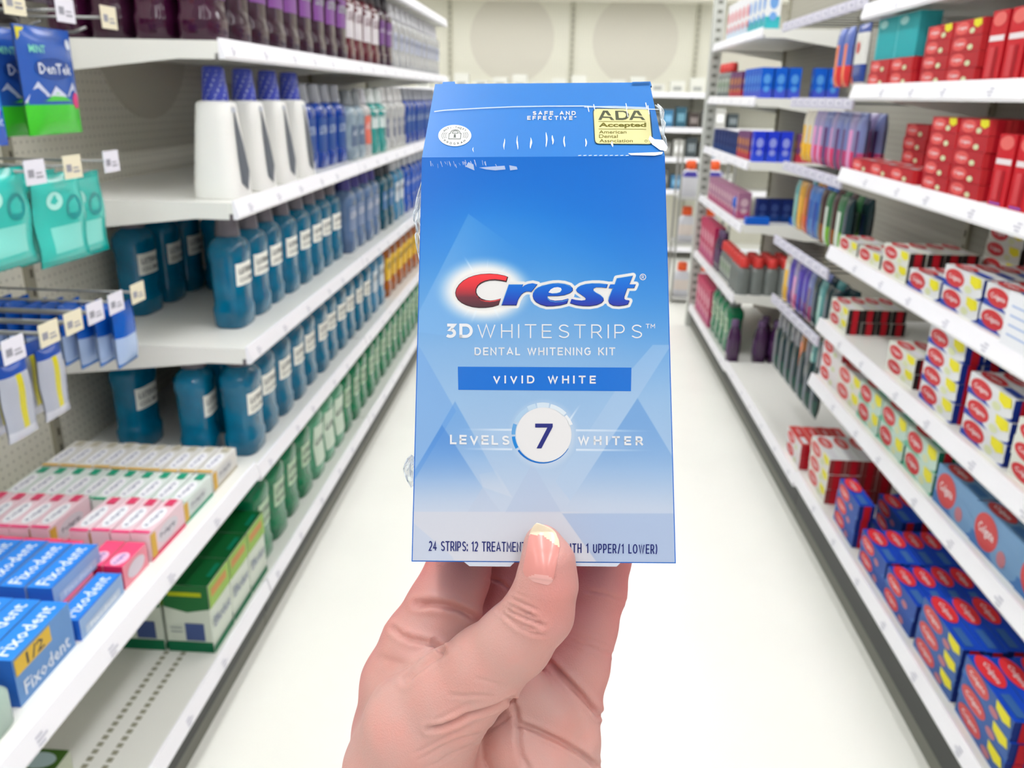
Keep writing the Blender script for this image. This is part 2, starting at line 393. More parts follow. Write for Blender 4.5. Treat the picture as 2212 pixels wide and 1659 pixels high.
def paste(base, endc, flag=True, low=None, oval=(204, 52, 58), L=.19, t=.046, h=.042, word='Colgate', topc=None, stripe=(196, 28, 44), big=None, topov=None):
    d = []
    if low: d += [('front', 'rect', (0, 1, 0, .3), low), ('front', 'ell', (.72, .3, .3, .34), base)]
    d += [('front', 'ell', (.3, .52, .25, .42), oval), ('front', 'text', (word, .13, .47, .36, .66), WT)]
    if flag: d += [('front', 'poly', [(.68, .98), (.94, .98), (.98, .6), (.84, .42), (.7, .6)], (232, 222, 40))]
    d += [('front', 'ell', (.68, .28, .09, .18), (214, 220, 176) if base[0] > 150 else (190, 120, 130))]
    d += [('top', 'ell', (.27, .5, .26, .47) if topov else (.3, .5, .25, .4), topov or oval), ('top', 'text', (word, .13, .47, .32, .66), WT), ('top', 'rect', (.62, .95, .2, .6), low or (226, 226, 230))]
    d += [('endn', 'rect', (.3, .72, 0, 1), stripe), ('endp', 'rect', (.3, .72, 0, 1), stripe)]
    return carton(L, t, h, dict(all=base, endn=endc, endp=endc, top=topc or base), d)
P_['p_red'] = paste((196, 40, 50), (224, 60, 66), True, None, (232, 96, 92), h=.036, L=.155)
P_['p_redp'] = paste((184, 36, 46), (224, 60, 66), False, None, (228, 92, 90), h=.036, L=.155)
P_['p_redn'] = paste((190, 36, 46), (224, 60, 66), False, None, (232, 96, 92), h=.038, L=.165, big=1)
P_['p_white'] = paste((222, 224, 214), (50, 40, 40), True, None)
P_['p_whiteb'] = paste((224, 226, 228), (26, 52, 140), True, (36, 70, 170), h=.05, L=.2)
P_['p_green'] = paste((196, 220, 208), (20, 110, 84), True, (110, 190, 160), h=.06, L=.19)
P_['p_sky'] = paste((116, 156, 196), (30, 60, 120), False, (70, 120, 180), (206, 74, 76), h=.1, t=.05, L=.2)
P_['p_blue'] = paste((40, 84, 168), (26, 50, 130), False, (70, 120, 190), (222, 66, 66), h=.05, t=.05, L=.2, topc=(20, 76, 206), topov=(244, 56, 66))
P_['p_bluef'] = paste((60, 100, 168), (26, 50, 130), True, (60, 110, 180), (214, 84, 84), h=.05, t=.05, L=.22, topc=(24, 80, 210), topov=(246, 58, 66))
P_['p_wr'] = paste((232, 226, 226), (200, 60, 70), False, (240, 240, 244), (222, 60, 62), h=.05, t=.05, L=.2, topc=(226, 80, 74))
P_['p_wrf'] = paste((228, 224, 216), (150, 60, 60), True, None, (216, 90, 88), h=.055, t=.055, L=.22, topc=(232, 236, 236))
P_['teal_box'] = carton(.16, .06, .12, dict(all=(20, 168, 176), top=(60, 200, 200), endp=(60, 180, 190), endn=(86, 110, 210)), [('front', 'rect', (.0, .06, 0, 1), (90, 200, 204)), ('front', 'ell', (.3, .85, .2, .1), (170, 226, 222))])
P_['tall_red'] = carton(.075, .045, .155, dict(all=(206, 26, 40)), [('front', 'rect', (.05, .95, .58, .66), (236, 226, 228)), ('front', 'ell', (.5, .88, .4, .1), (232, 110, 104)), ('front', 'rect', (.2, .5, .08, .5), (214, 72, 78)), ('front', 'rect', (.6, .7, .05, .5), (170, 20, 34)), ('front', 'rect', (.15, .8, .02, .05), (150, 90, 190))])
def denture(base, band, oval, word, L=.165, t=.042, h=.058, topc=None, gold=(226, 180, 70), lowtop=None):
    d = [('front', 'ell', (.5, .55, .3, .3), oval), ('front', 'text', (word, .28, .72, .45, .65), (70, 74, 100)), ('front', 'rect', (.0, 1, 0, .16), band), ('front', 'rect', (.02, .16, .1, .92), gold),
         ('top', 'ell', (.42, .5, .3, .42), (246, 246, 250)), ('top', 'vtext' if 0 else 'text', (word, .2, .66, .36, .64), (96, 100, 140)), ('top', 'rect', (0, .07, .0, 1), lowtop or gold), ('top', 'rect', (.78, .98, .2, .7), band)]
    return carton(L, t, h, dict(all=base, top=topc or base, endn=base, endp=base), d)
P_['d_white'] = denture((232, 230, 224), (196, 190, 170), (216, 216, 214), 'Poligrip')
P_['d_teal'] = denture((226, 236, 230), (40, 160, 124), (214, 220, 218), 'Poligrip', lowtop=(24, 166, 120))
P_['d_pink'] = denture((244, 214, 222), (224, 70, 110), (226, 220, 226), 'Poligrip', lowtop=(240, 70, 130), h=.07)
P_['d_hot'] = carton(.16, .042, .05, dict(all=(244, 150, 166), top=(250, 84, 128), endn=(226, 40, 90), endp=(226, 40, 90)), [('top', 'ell', (.22, .5, .2, .4), (246, 200, 230)), ('top', 'text', ('Poligrip', .08, .36, .36, .64), (90, 70, 170)), ('front', 'ell', (.5, .5, .3, .34), (226, 214, 224)), ('front', 'text', ('Poligrip', .28, .72, .4, .6), (90, 90, 150))])
P_['d_hots'] = carton(.10, .042, .055, dict(all=(244, 150, 166), top=(250, 84, 128), endn=(226, 40, 90), endp=(226, 40, 90)), [('top', 'ell', (.3, .5, .26, .4), (246, 200, 230)), ('top', 'text', ('Poligrip', .1, .5, .36, .64), (90, 70, 170)), ('front', 'ell', (.5, .5, .36, .34), (226, 214, 224))])
P_['fix'] = carton(.165, .05, .045, dict(all=(150, 180, 220), top=(50, 140, 238), endn=(40, 110, 210), endp=(40, 110, 210)), [('top', 'text', ('Fixodent', .06, .9, .25, .8), (232, 244, 255)), ('front', 'rect', (.1, .9, .1, .5), (190, 206, 226)), ('front', 'text', ('Fixodent', .2, .8, .2, .42), (238, 242, 250)), ('top', 'rect', (0, 1, 0, .07), (40, 120, 220))])
P_['fixtall'] = carton(.17, .05, .095, dict(all=(104, 150, 206), top=(50, 140, 238), endn=(40, 100, 190), endp=(40, 110, 210)), [('top', 'text', ('Fixodent', .06, .9, .25, .8), (232, 244, 255)), ('front', 'text', ('Fixodent', .1, .9, .12, .42), (228, 236, 246)), ('front', 'rect', (.02, .62, .62, .95), (226, 186, 60)), ('front', 'text', ('1/2', .2, .5, .66, .9), (60, 60, 70))])
P_['g_box'] = carton(.13, .12, .2, dict(all=(214, 222, 208), top=(0, 92, 40), endp=(220, 226, 220)), [('endn', 'rect', (0, 1, 0, .16), (0, 104, 66)), ('endn', 'poly', [(0, 1), (1, 1), (1, .66), (.5, .6), (0, .68)], (40, 110, 60)), ('endn', 'rect', (.12, .85, .84, .9), (190, 200, 30)), ('endn', 'rect', (.42, .84, .18, .44), (70, 88, 140)), ('endn', 'rect', (.1, .36, .3, .32), (150, 160, 160)), ('endn', 'rect', (.1, .36, .36, .38), (150, 160, 160)),
    ('front', 'rect', (0, 1, 0, .1), (30, 120, 80)), ('front', 'rect', (0, 1, .66, 1), (150, 190, 80)), ('front', 'rect', (.1, .85, .8, .92), (200, 140, 70)), ('front', 'text', ('Efferdent', .1, .9, .35, .5), (120, 130, 160)), ('top', 'rect', (.3, .8, .06, .16), (0, 130, 96))])
def packbox(cols, h=.16, L=.06, t=.06):
    return carton(L, t, h, dict(all=cols[0]), [(f, 'rect', (0, 1, .0, .3), cols[1]) for f in ('front', 'endp')]+[(f, 'ell', (.5, .62, .3, .16), cols[2]) for f in ('front', 'endp')]+[(f, 'ell', (.5, .3, .25, .1), cols[2]) for f in ('front', 'endp')])
P_['b_box'] = packbox([(14, 96, 212), (70, 90, 210), (90, 160, 236)], .145, .055, .06)
P_['b_boxt'] = packbox([(36, 60, 214), (50, 80, 220), (150, 160, 236)], .15, .055, .06)
P_['o_box'] = packbox([(120, 70, 120), (200, 60, 80), (240, 160, 60)], .14, .055, .06)
P_['n_box'] = packbox([(24, 44, 110), (20, 60, 130), (60, 80, 140)], .12, .06, .06)
P_['m_box'] = packbox([(196, 46, 96), (200, 80, 130), (236, 170, 190)], .24, .1, .07)
P_['pk_box'] = packbox([(176, 120, 150), (190, 90, 130), (226, 190, 200)], .14, .08, .07)
P_['w_box'] = packbox([(240, 240, 242), (210, 226, 240), (236, 120, 130)], .2, .09, .07)
P_['wt_box'] = packbox([(238, 240, 242), (60, 180, 190), (120, 170, 230)], .2, .09, .07)

SINGLE = {'carton'}
def place(kind, name, loc, label, cat, group=None, rz=0):
    ps = P_[kind]
    if len(ps) == 1:
        o = link(name, list(ps.values())[0], None, loc, rz)
    else:
        o = link(name, None, None, loc, rz)
        for k, me in ps.items(): link(k, me, o)
    return tag(o, label, cat, group)
ORD = ['nearest', 'second', 'third', 'fourth', 'fifth', 'sixth', 'seventh', 'eighth', 'ninth', 'tenth', 'eleventh', 'twelfth', 'thirteenth', 'fourteenth', 'fifteenth', 'sixteenth', 'seventeenth', 'eighteenth', 'nineteenth', 'twentieth']
def nth(i): return ORD[i]
LS = {0: 'left bottom shelf', .535: 'second left shelf', .885: 'third left shelf', 1.275: 'fourth left shelf', 1.66: 'fifth left shelf'}

def brow(kind, desc, z, shelfname, y0, pitch, n, x, start=0, side=1, name='mouthwash_bottle', cat='bottle', jit=.004, rowname='front row', place_word='from near end'):
    for i in range(n):
        place(kind, name, (x+random.uniform(-jit, jit), y0+pitch*i, z), '%s %s from near end, %s, %s' % ((['first']+ORD[1:])[i], desc, rowname, shelfname), cat, desc+'s on '+shelfname, (0 if side > 0 else PI)+random.uniform(-.03, .03))

# ------------------------------------------------------------------ left side stock
G = 'mouthwash_bottle'
# third shelf: big teal bottles
brow('teal', 'teal mouthwash bottle', .885, 'third left shelf', 2.36, .152, 8, -.965)
brow('indigo', 'grey-blue mouthwash bottle', .885, 'third left shelf', 3.60, .16, 4, -.945)
brow('tealdark', 'dark teal mouthwash bottle', .885, 'third left shelf', 4.26, .16, 2, -.945)
brow('paleblue', 'pale blue mouthwash bottle', .885, 'third left shelf', 4.60, .16, 2, -.945)
brow('blue', 'deep blue mouthwash bottle', .885, 'third left shelf', 4.94, .155, 7, -.945)
for i, (x, y) in enumerate([(-1.30, 2.46), (-1.30, 2.64), (-1.30, 2.80), (-1.19, 2.84)]):
    place('teal', G, (x, y, .885), 'teal mouthwash bottle in the dark at back of third left shelf, %s from near end' % nth(i), 'bottle', 'teal bottles at the back of the third shelf', random.uniform(-.1, .1))
# second row behind the front teal bottles, farther along
brow('teal', 'teal mouthwash bottle', .885, 'third left shelf', 2.96, .152, 4, -1.07, rowname='second row back')
# second shelf
for i, (x, y, r) in enumerate([(-.915, 2.235, 0), (-1.035, 2.20, .1), (-1.24, 2.24, -.1), (-1.33, 2.42, .2)]):
    place('teal', G, (x, y, .535), 'teal mouthwash bottle at near end of second left shelf, %s from the aisle' % ('first', 'second', 'third', 'fourth')[i], 'bottle', 'teal bottles at near end of second shelf', r)
brow('teal', 'teal mouthwash bottle', .535, 'second left shelf', 2.40, .15, 10, -.93)
brow('teal', 'teal mouthwash bottle', .535, 'second left shelf', 2.40, .15, 6, -1.04, rowname='second row back')
brow('paleblue', 'pale blue mouthwash bottle', .535, 'second left shelf', 3.92, .155, 2, -.93)
brow('amber', 'amber mouthwash bottle with yellow label', .535, 'second left shelf', 4.26, .155, 12, -.93)
# bottom shelf
for i, (x, y) in enumerate([(-.915, 1.82), (-.915, 1.955), (-.915, 2.09), (-1.045, 1.82), (-1.045, 1.955), (-1.175, 1.82)]):
    place('g_box', 'denture_tablet_box', (x, y, .165), 'green and white upright box on left bottom shelf, %s back, %s from near end' % (('front row', 'second row', 'third row')[0 if i < 3 else 1 if i < 5 else 2], nth([0, 1, 2, 0, 1, 0][i])), 'box', 'green and white boxes on the bottom shelf')
brow('green', 'green mouthwash bottle', .165, 'left bottom shelf', 2.235, .15, 4, -.925)
brow('greenpale', 'pale green mouthwash bottle with red cap', .165, 'left bottom shelf', 2.84, .15, 3, -.925)
place('green', G, (-.925, 3.29, .165), 'green mouthwash bottle just past the pale green ones on left bottom shelf', 'bottle')
brow('green', 'dark green mouthwash bottle', .165, 'left bottom shelf', 3.44, .15, 15, -.925)
P_['olive_box'] = carton(.16, .12, .05, dict(all=(206, 214, 190), top=(70, 110, 40)), [('top', 'ell', (.8, .4, .14, .3), (190, 214, 220)), ('top', 'rect', (.05, .5, .2, .5), (110, 150, 50))])
place('olive_box', 'tablet_box', (-1.06, 1.27, .165), 'green box lying alone on the empty left bottom shelf', 'box')
b = None
# fourth shelf
for i in range(4):
    place('whitebottle', 'mouthwash_bottle', (-.91, 2.23+.205*i, 1.275), 'white tapered bottle with striped blue cap, %s from near end, fourth left shelf' % nth(i), 'bottle', 'white bottles with blue caps')
brow('navy', 'navy mouthwash bottle', 1.275, 'fourth left shelf', 3.07, .14, 4, -.95, cat='bottle')
brow('clear', 'clear grey mouthwash bottle', 1.275, 'fourth left shelf', 3.62, .14, 2, -.93)
brow('redwhite', 'white mouthwash bottle with red label', 1.275, 'fourth left shelf', 3.89, .14, 1, -.93)
brow('tealwhite', 'small teal mouthwash bottle', 1.275, 'fourth left shelf', 4.02, .14, 2, -.92)
brow('whitetall', 'plain white mouthwash bottle', 1.275, 'fourth left shelf', 4.32, .145, 4, -.93)
brow('navy', 'far navy mouthwash bottle', 1.275, 'fourth left shelf', 4.92, .15, 8, -.93)
# fifth shelf
for j, xx in enumerate((-.91, -1.02, -1.13, -1.24)):
    place(['plum', 'plum', 'plumgreen', 'plum'][j], G, (xx, 2.2, 1.66), 'plum mouthwash bottle at near end of fifth left shelf, %s from the aisle' % ('first', 'second', 'third', 'fourth')[j], 'bottle', 'plum bottles at near end of top stocked shelf')
brow('plumgreen', 'dark plum mouthwash bottle', 1.66, 'fifth left shelf', 2.36, .15, 8, -.91)
brow('maroon', 'maroon mouthwash bottle with white label', 1.66, 'fifth left shelf', 3.56, .15, 4, -.91)
brow('plum', 'far plum mouthwash bottle', 1.66, 'fifth left shelf', 4.16, .15, 2, -.91)
brow('greywhite', 'greyish white mouthwash bottle', 1.66, 'fifth left shelf', 4.47, .15, 11, -.91)

# near low shelf: denture cream cartons, tops up, fronts to the aisle
def grid(kind, name, desc, x0, dx, nx, y, z, layers=1, dz=0, shelfname='low near left shelf', side=1, cat='box', jit=.003, skip=(), group=None):
    for l in range(layers):
        for i in range(nx):
            if (i, l) in skip: continue
            lab = '%s, %s from the aisle' % (desc, ('first', 'second', 'third', 'fourth', 'fifth', 'sixth', 'seventh', 'eighth', 'ninth', 'tenth')[i])
            if layers > 1: lab += ', %s' % (['bottom layer', 'second layer', 'third layer', 'fourth layer', 'fifth layer'][l])
            lab += ', '+shelfname
            place(kind, name, (x0-side*dx*i, y+random.uniform(-jit, jit), z+dz*l), lab, cat, group or desc+' on '+shelfname, (0 if side > 0 else PI)+random.uniform(-.02, .02))
NS = 'low left shelf'
ZS = .55
grid('d_white', 'denture_cream_box', 'white and gold carton', -.90, .046, 10, 1.985, ZS)
grid('d_teal', 'denture_cream_box', 'white and green carton', -.90, .046, 10, 1.815, ZS)
grid('d_pink', 'denture_cream_box', 'pale pink carton with white oval', -.90, .046, 10, 1.645, ZS, skip=[(4, 0)])
grid('d_hots', 'denture_cream_box', 'short hot pink carton', -.905, .046, 9, 1.503, ZS, skip=[(2, 0)])
grid('fix', 'denture_cream_box', 'bright blue carton on the shelf itself', -.907, .054, 1, 1.365, ZS)
grid('d_hot', 'denture_cream_box', 'hot pink carton under blue ones', -.958, .046, 8, 1.355, ZS)
grid('fix', 'denture_cream_box', 'bright blue carton lying on pink ones', -.965, .054, 6, 1.39, ZS+.0505)
grid('fixtall', 'denture_cream_box', 'tall blue carton with yellow tab', -.91, .054, 6, 1.185, ZS)
pb = bottle(.1, .09, .075, [(0, .9, .9), (.05, 1, 1), (.8, 1, 1), (.95, .8, .8), (1, .6, .6)], mat((190, 214, 200), .25, alpha=.8), mat((40, 150, 120), .4), [(.04, .073), (.042, .076), (.04, .09)], None)
P_['tub'] = pb
place('tub', 'tablet_tub', (-.915, 1.03, ZS-.0), 'frosted pale green tub at the near end of low left shelf', 'tub')

# ---- hooks, tags and hanging packs on the left pegboard
def hook_mesh(L, tagc):
    b = MB(); b.tube([(0, 0, 0), (L, 0, .0)], .003, STEEL); b.tube([(0, 0, -.03), (L-.08, 0, -.03), (L-.05, 0, -.02)], .003, STEEL)
    return b.mesh('hook_wire')
hw = hook_mesh(.41, 0)
def ticket(col, w=.062, h=.045):
    b = MB(); b.box(0, .002, -w/2, w/2, -h/2, h/2, mat(col, .5))
    for (u0, u1, v0, v1) in ((.12, .4, .3, .62), (.5, .85, .25, .33), (.5, .8, .42, .48)):
        b.box(.002, .0026, -w/2+u0*w, -w/2+u1*w, -h/2+v0*h, -h/2+v1*h, mat((150, 150, 160), .6))
    return b.mesh('price_ticket')
TK = {'w': ticket((232, 230, 240)), 'c': ticket((236, 228, 200))}
rows = {'top': (1.69, [(1.56, 'c'), (1.72, 'w'), (1.885, 'c')]), 'middle': (1.396, [(1.54, 'w'), (1.665, 'c'), (1.816, 'w')]),
        'lower': (1.094, [(1.39, 'w'), (1.50, 'c'), (1.585, 'c'), (1.668, 'w'), (1.755, 'w'), (1.855, 'c')])}
for rn, (z, L_) in rows.items():
    for i, (y, c) in enumerate(L_):
        t = thing('peg_hook', (XLB, y, z), 'wire peg hook with %s price ticket, %s hook row, %s from the camera' % ('white' if c == 'w' else 'cream', rn, nth(i)), 'hook', 'peg hooks on the left pegboard')
        link('hook_wire', hw, t); link('price_ticket', TK[c], t, (.412, 0, 0))
# pouches: lens shaped flexible packs facing the aisle
def pouch(w, h, bulge, zones, hang=True, mat_rough=.18, wave=0):
    """zones: list of (polygon in uv, colour) drawn over base colour zones[0]"""
    b = MB(); nu, nv = 10, 14
    def sf(u, v, sg, off=0):
        e = (1-(2*u-1)**4)*(1-(2*v-1)**6)
        return (sg*(bulge/2*e+.0015+off)+wave*math.sin(v*9+u*3)*.003, (u-.5)*w, (v-1)*h)
    for sg in (1, -1):
        vs = [sf(i/nu, j/nv, sg) for j in range(nv+1) for i in range(nu+1)]
        fs = [(j*(nu+1)+i, j*(nu+1)+i+1, (j+1)*(nu+1)+i+1, (j+1)*(nu+1)+i) for j in range(nv) for i in range(nu)]
        k0 = len(b.f); b.add(vs, fs, mat(zones[0], mat_rough), True)
        for q, f in enumerate(fs):                  # paint whole cells: bands and blocks
            j, i = divmod(q, nu); u = (i+.5)/nu; v = (j+.5)/nv
            for (fn, col) in zones[1]:
                if fn(u, v): b.m[k0+q] = b.mi(mat(col, mat_rough))
    for (kind, a, col) in (zones[2] if len(zones) > 2 else []):
        if kind == 'text':
            s_, u0, u1, v0, v1 = a; tv, tf = text2d(s_, .012, 1); b.add([sf(u0+(u1-u0)*x, v0+(v1-v0)*y, 1, .002) for x, y in tv], tf, mat(col, .3))
        if kind == 'ell':
            cu, cv, ru, rv = a; b.poly([sf(min(1, cu+ru*math.cos(2*PI*k/18)), cv+rv*math.sin(2*PI*k/18), 1, .001) for k in range(18)], mat(col, .3))
        if kind == 'poly': b.poly([sf(u, v, 1, .0012) for u, v in a], mat(col, .3))
    return {'pouch': b.mesh('pouch')}
P_['dentek'] = pouch(.2, .2, .02, ((44, 92, 180), [(lambda u, v: v < .3, (70, 205, 50))], [('poly', [(0, .31), (.2, .5), (.38, .37), (.5, .46), (.7, .36), (.85, .5), (.99, .38), (.99, .3), (0, .3)], (214, 220, 240)), ('poly', [(.02, .29), (.02, .31), (.28, .32), (.52, .4), (.76, .32), (.98, .31), (.98, .29)], (80, 205, 60)), ('ell', (.52, .62, .34, .1), (24, 70, 150)), ('text', ('DenTek', .24, .84, .57, .67), (235, 240, 250)), ('ell', (.9, .32, .09, .08), (230, 60, 130)), ('poly', [(.02, .86), (.16, .98), (.02, .98)], (226, 214, 40)), ('text', ('MINT', .14, .4, .76, .83), (130, 220, 190)), ('ell', (.88, .86, .06, .05), (210, 220, 235))]))
P_['bluepouch'] = pouch(.15, .17, .02, ((40, 130, 226), [(lambda u, v: v < .38, (16, 86, 200)), (lambda u, v: v > .86, (150, 200, 240))], [('ell', (.6, .6, .3, .1), (20, 66, 140)), ('ell', (.75, .38, .12, .1), (230, 70, 140)), ('text', ('Fresh Mint', .1, .9, .2, .3), (190, 215, 250))]))
P_['tealpouch'] = pouch(.17, .18, .026, ((60, 196, 184), [(lambda u, v: v < .1 or v > .9, (0, 168, 158)), (lambda u, v: .15 < v < .45 and .15 < u < .85, (136, 226, 214))], [('ell', (.3, .72, .14, .1), (180, 238, 228)), ('ell', (.66, .62, .16, .14), (20, 150, 150))]), wave=1)
P_['flosser'] = pouch(.1, .145, .03, ((16, 92, 190), [(lambda u, v: v < .48, (170, 192, 226)), (lambda u, v: v < .07, (60, 120, 200))]))
P_['clearpack'] = pouch(.085, .15, .022, ((176, 180, 192), [(lambda u, v: .4 < u < .6, (206, 196, 40)), (lambda u, v: v > .86, (24, 76, 170)), (lambda u, v: v < .12, (206, 208, 216))]), wave=.5)
P_['darkpouch'] = pouch(.15, .13, .03, ((40, 26, 30), [(lambda u, v: v > .8, (70, 40, 40))]))
P_['orangepack'] = pouch(.11, .14, .02, ((232, 120, 30), [(lambda u, v: v > .6, (244, 160, 60)), (lambda u, v: v < .25, (60, 30, 60))]))
def hang(kind, name, desc, pts, z, cat='pack', group=None, rz=0):
    for i, (x, y) in enumerate(pts):
        place(kind, name, (x, y, z+random.uniform(-.004, .004)), '%s, %s on its hook' % (desc, ('first', 'second', 'third', 'fourth', 'fifth', 'sixth', 'seventh', 'eighth')[i]), cat, group or desc+'s', rz+random.uniform(-.05, .05))
hang('dentek', 'floss_pick_pack', 'blue and green floss pick pouch on top hook row', [(-1.0+-.03, 1.70), (-1.09, 1.70), (-1.17, 1.69)], 1.655)
hang('bluepouch', 'floss_pick_pack', 'bright blue floss pouch left of the green ones', [(-1.03, 1.46), (-1.12, 1.46)], 1.615)
hang('orangepack', 'floss_pick_pack', 'orange pouch at top left corner', [(-1.04, 1.72), (-1.10, 1.72)], 1.84)
hang('tealpouch', 'floss_pick_pack', 'shiny teal pouch under white ticket', [(-1.03, 1.48), (-1.09, 1.47), (-1.15, 1.48)], 1.40)
hang('tealpouch', 'floss_pick_pack', 'shiny teal pouch under cream ticket', [(-1.03, 1.665), (-1.08, 1.67), (-1.13, 1.66), (-1.19, 1.67)], 1.385)
hang('tealpouch', 'floss_pick_pack', 'shiny teal pouch hanging past the tickets', [(-1.06, 1.80), (-1.12, 1.79)], 1.37)
hang('darkpouch', 'floss_pick_pack', 'dark brown pouch on top hook row behind tickets', [(-1.16, 1.62), (-1.18, 1.80), (-1.26, 1.86)], 1.80)
hang('tealpouch', 'floss_pick_pack', 'shiny teal pouch at left frame edge', [(-1.06, 1.30), (-1.14, 1.30)], 1.29)
hang('flosser', 'floss_pick_pack', 'blue pack with white bulge under cream ticket', [(-1.02-.042*k, 1.83) for k in range(8)], 1.072)
hang('clearpack', 'floss_pick_pack', 'clear pack with yellow stripe under white ticket', [(-1.02, 1.42), (-1.07, 1.43), (-1.12, 1.42), (-1.17, 1.43)], 1.06)
hang('clearpack', 'floss_pick_pack', 'clear pack with yellow stripe beside the blue packs', [(-1.02, 1.535), (-1.07, 1.54), (-1.12, 1.53)], 1.055)

# ------------------------------------------------------------------ right side stock
def stack(kind, desc, y, z, nh, nd, L, t, h, shelfname, x0=.972, skip=(), name='toothpaste_box', jit=.004):
    x = x0+t/2
    for d in range(nd):
        for l in range(nh if not callable(nh) else nh(d)):
            if (d, l) in skip: continue
            lay = ('bottom', 'second', 'third', 'fourth', 'fifth')[l]; dep = ('front', 'second', 'third', 'fourth', 'fifth', 'sixth', 'seventh')[d]
            place(kind, name, (x+d*(t+.002), y+random.uniform(-jit, jit), z+l*(h+.0008)), '%s, %s layer, %s column back, %s' % (desc, lay, dep, shelfname), 'box', desc+' stack on '+shelfname, PI+random.uniform(-.015, .015))
def flagged(plain, flag, desc, y, z, n, nd, L, t, h, sn):
    stack(plain, desc+' below', y, z, n-1, nd, L, t, h, sn)
    stack(flag, desc, y, z+(n-1)*(h+.0008), 1, nd, L, t, h, sn)
T1, T2, T3, T4, T5, T6 = 'top stocked right shelf', 'second-highest right shelf', 'right shelf of pale cartons', 'fourth right shelf from top', 'lowest raised right shelf', 'right bottom shelf'
stack('p_redn', 'low red carton pair at far end', 2.83, 1.598, 2, 2, .165, .046, .038, T1)
stack('p_redn', 'low red carton beside the tall pile', 2.65, 1.598, 2, 2, .165, .046, .038, T1)
for i, y in enumerate((2.83, 2.665)):
    place('teal_box', 'toothpaste_box', (1.01, y, 1.676), 'upright teal carton on red cartons, %s of two, top stocked right shelf' % ('farther', 'nearer')[i], 'box', 'upright teal cartons', PI)
flagged('p_redp', 'p_red', 'flagged red carton, farther pile', 2.42, 1.598, 4, 3, .155, .046, .036, T1)
flagged('p_redp', 'p_red', 'flagged red carton, nearer pile', 2.255, 1.598, 4, 3, .155, .046, .036, T1)
for i in range(8):
    place('tall_red', 'toothpaste_box', (1.0, 2.11-.09*i, 1.598), 'tall upright red carton, %s from the flagged pile, top stocked right shelf' % ('first', 'second', 'third', 'fourth', 'fifth', 'sixth', 'seventh', 'eighth')[i], 'box', 'tall red cartons on top shelf', PI)
    place('tall_red', 'toothpaste_box', (1.0, 1.965-.09*i, 1.335), 'tall upright red carton, %s from the flagged pile, second-highest right shelf' % ('first', 'second', 'third', 'fourth', 'fifth', 'sixth', 'seventh', 'eighth')[i], 'box', 'tall red cartons on second shelf', PI)
stack('p_redn', 'single red carton at far end', 2.86, 1.335, 1, 2, .165, .046, .038, T2)
stack('p_redn', 'red carton at far end behind', 2.72, 1.335, 4, 2, .165, .046, .038, T2, x0=1.075)
stack('p_redn', 'single red carton in the middle', 2.69, 1.335, 1, 2, .165, .046, .038, T2)
stack('p_redn', 'single red carton by the flagged pile', 2.515, 1.335, 1, 2, .165, .046, .038, T2)
flagged('p_redp', 'p_red', 'flagged red carton, farther pile', 2.29, 1.335, 5, 3, .155, .046, .036, T2)
flagged('p_redp', 'p_red', 'flagged red carton, nearer pile', 2.125, 1.335, 5, 3, .155, .046, .036, T2)
# pale cartons
stack('p_white', 'pale carton at far end', 2.86, 1.07, 1, 2, .19, .046, .042, T3)
stack('p_white', 'pale carton beside far one', 2.66, 1.07, 1, 3, .19, .046, .042, T3)
stack('p_white', 'pale carton pile in middle', 2.45, 1.07, 2, 4, .19, .046, .042, T3)
stack('p_whiteb', 'pale carton with blue base', 2.24, 1.07, 1, 4, .2, .046, .05, T3)
stack('p_white', 'pale carton high pile at back', 2.3, 1.07, 4, 3, .19, .046, .042, T3, x0=1.19)
stack('p_whiteb', 'blue based carton, flagged, third pile', 2.03, 1.07, 2, 4, .2, .046, .05, T3)
stack('p_whiteb', 'blue based carton, flagged, second pile', 1.82, 1.07, 2, 4, .2, .046, .05, T3)
stack('p_whiteb', 'blue based carton, flagged, first pile', 1.61, 1.07, 2, 4, .2, .046, .05, T3)
b = MB(); b.box(-.002, .0, -.07, .07, 0, .12, mat((236, 238, 244), .4)); 
for k in range(4): b.box(-.0026, -.002, -.05, .05, .03+k*.02, .034+k*.02, mat((170, 190, 226), .5))
tag(link('shelf_card', b.mesh('shelf_card'), None, (.945, 1.69, 1.065)), 'white printed card standing in the channel at right frame edge', 'card')
# fourth
stack('p_white', 'white carton at far end', 2.85, .81, 2, 4, .19, .046, .042, T4)
stack('p_white', 'white carton mid shelf', 2.3, .81, 2, 3, .19, .046, .042, T4, x0=.975)
stack('p_whiteb', 'white and blue carton tall pile', 2.05, .81, 4, 5, .2, .046, .05, T4)
stack('p_whiteb', 'white and blue carton low pile', 1.80, .81, 3, 5, .2, .046, .05, T4)
stack('p_white', 'white carton near pile', 1.58, .81, 3, 4, .19, .046, .042, T4)
# lowest raised
stack('p_wr', 'white and red carton at far end', 2.86, .60, 3, 2, .2, .05, .05, T5)
stack('p_wrf', 'pale flagged carton beside it', 2.66, .60, 2, 2, .2, .055, .055, T5)
stack('p_green', 'mint green flagged carton, farthest', 2.46, .60, 2, 3, .19, .046, .06, T5)
stack('p_green', 'mint green flagged carton, middle', 2.265, .60, 2, 3, .19, .046, .06, T5)
stack('p_green', 'mint green flagged carton, nearest', 2.07, .60, 2, 3, .19, .046, .06, T5)
stack('p_sky', 'sky blue carton, farthest', 1.86, .60, 1, 6, .2, .05, .1, T5)
stack('p_sky', 'sky blue carton, second', 1.655, .60, 1, 6, .2, .05, .1, T5)
stack('p_sky', 'sky blue carton, nearest', 1.45, .60, 1, 6, .2, .05, .1, T5)
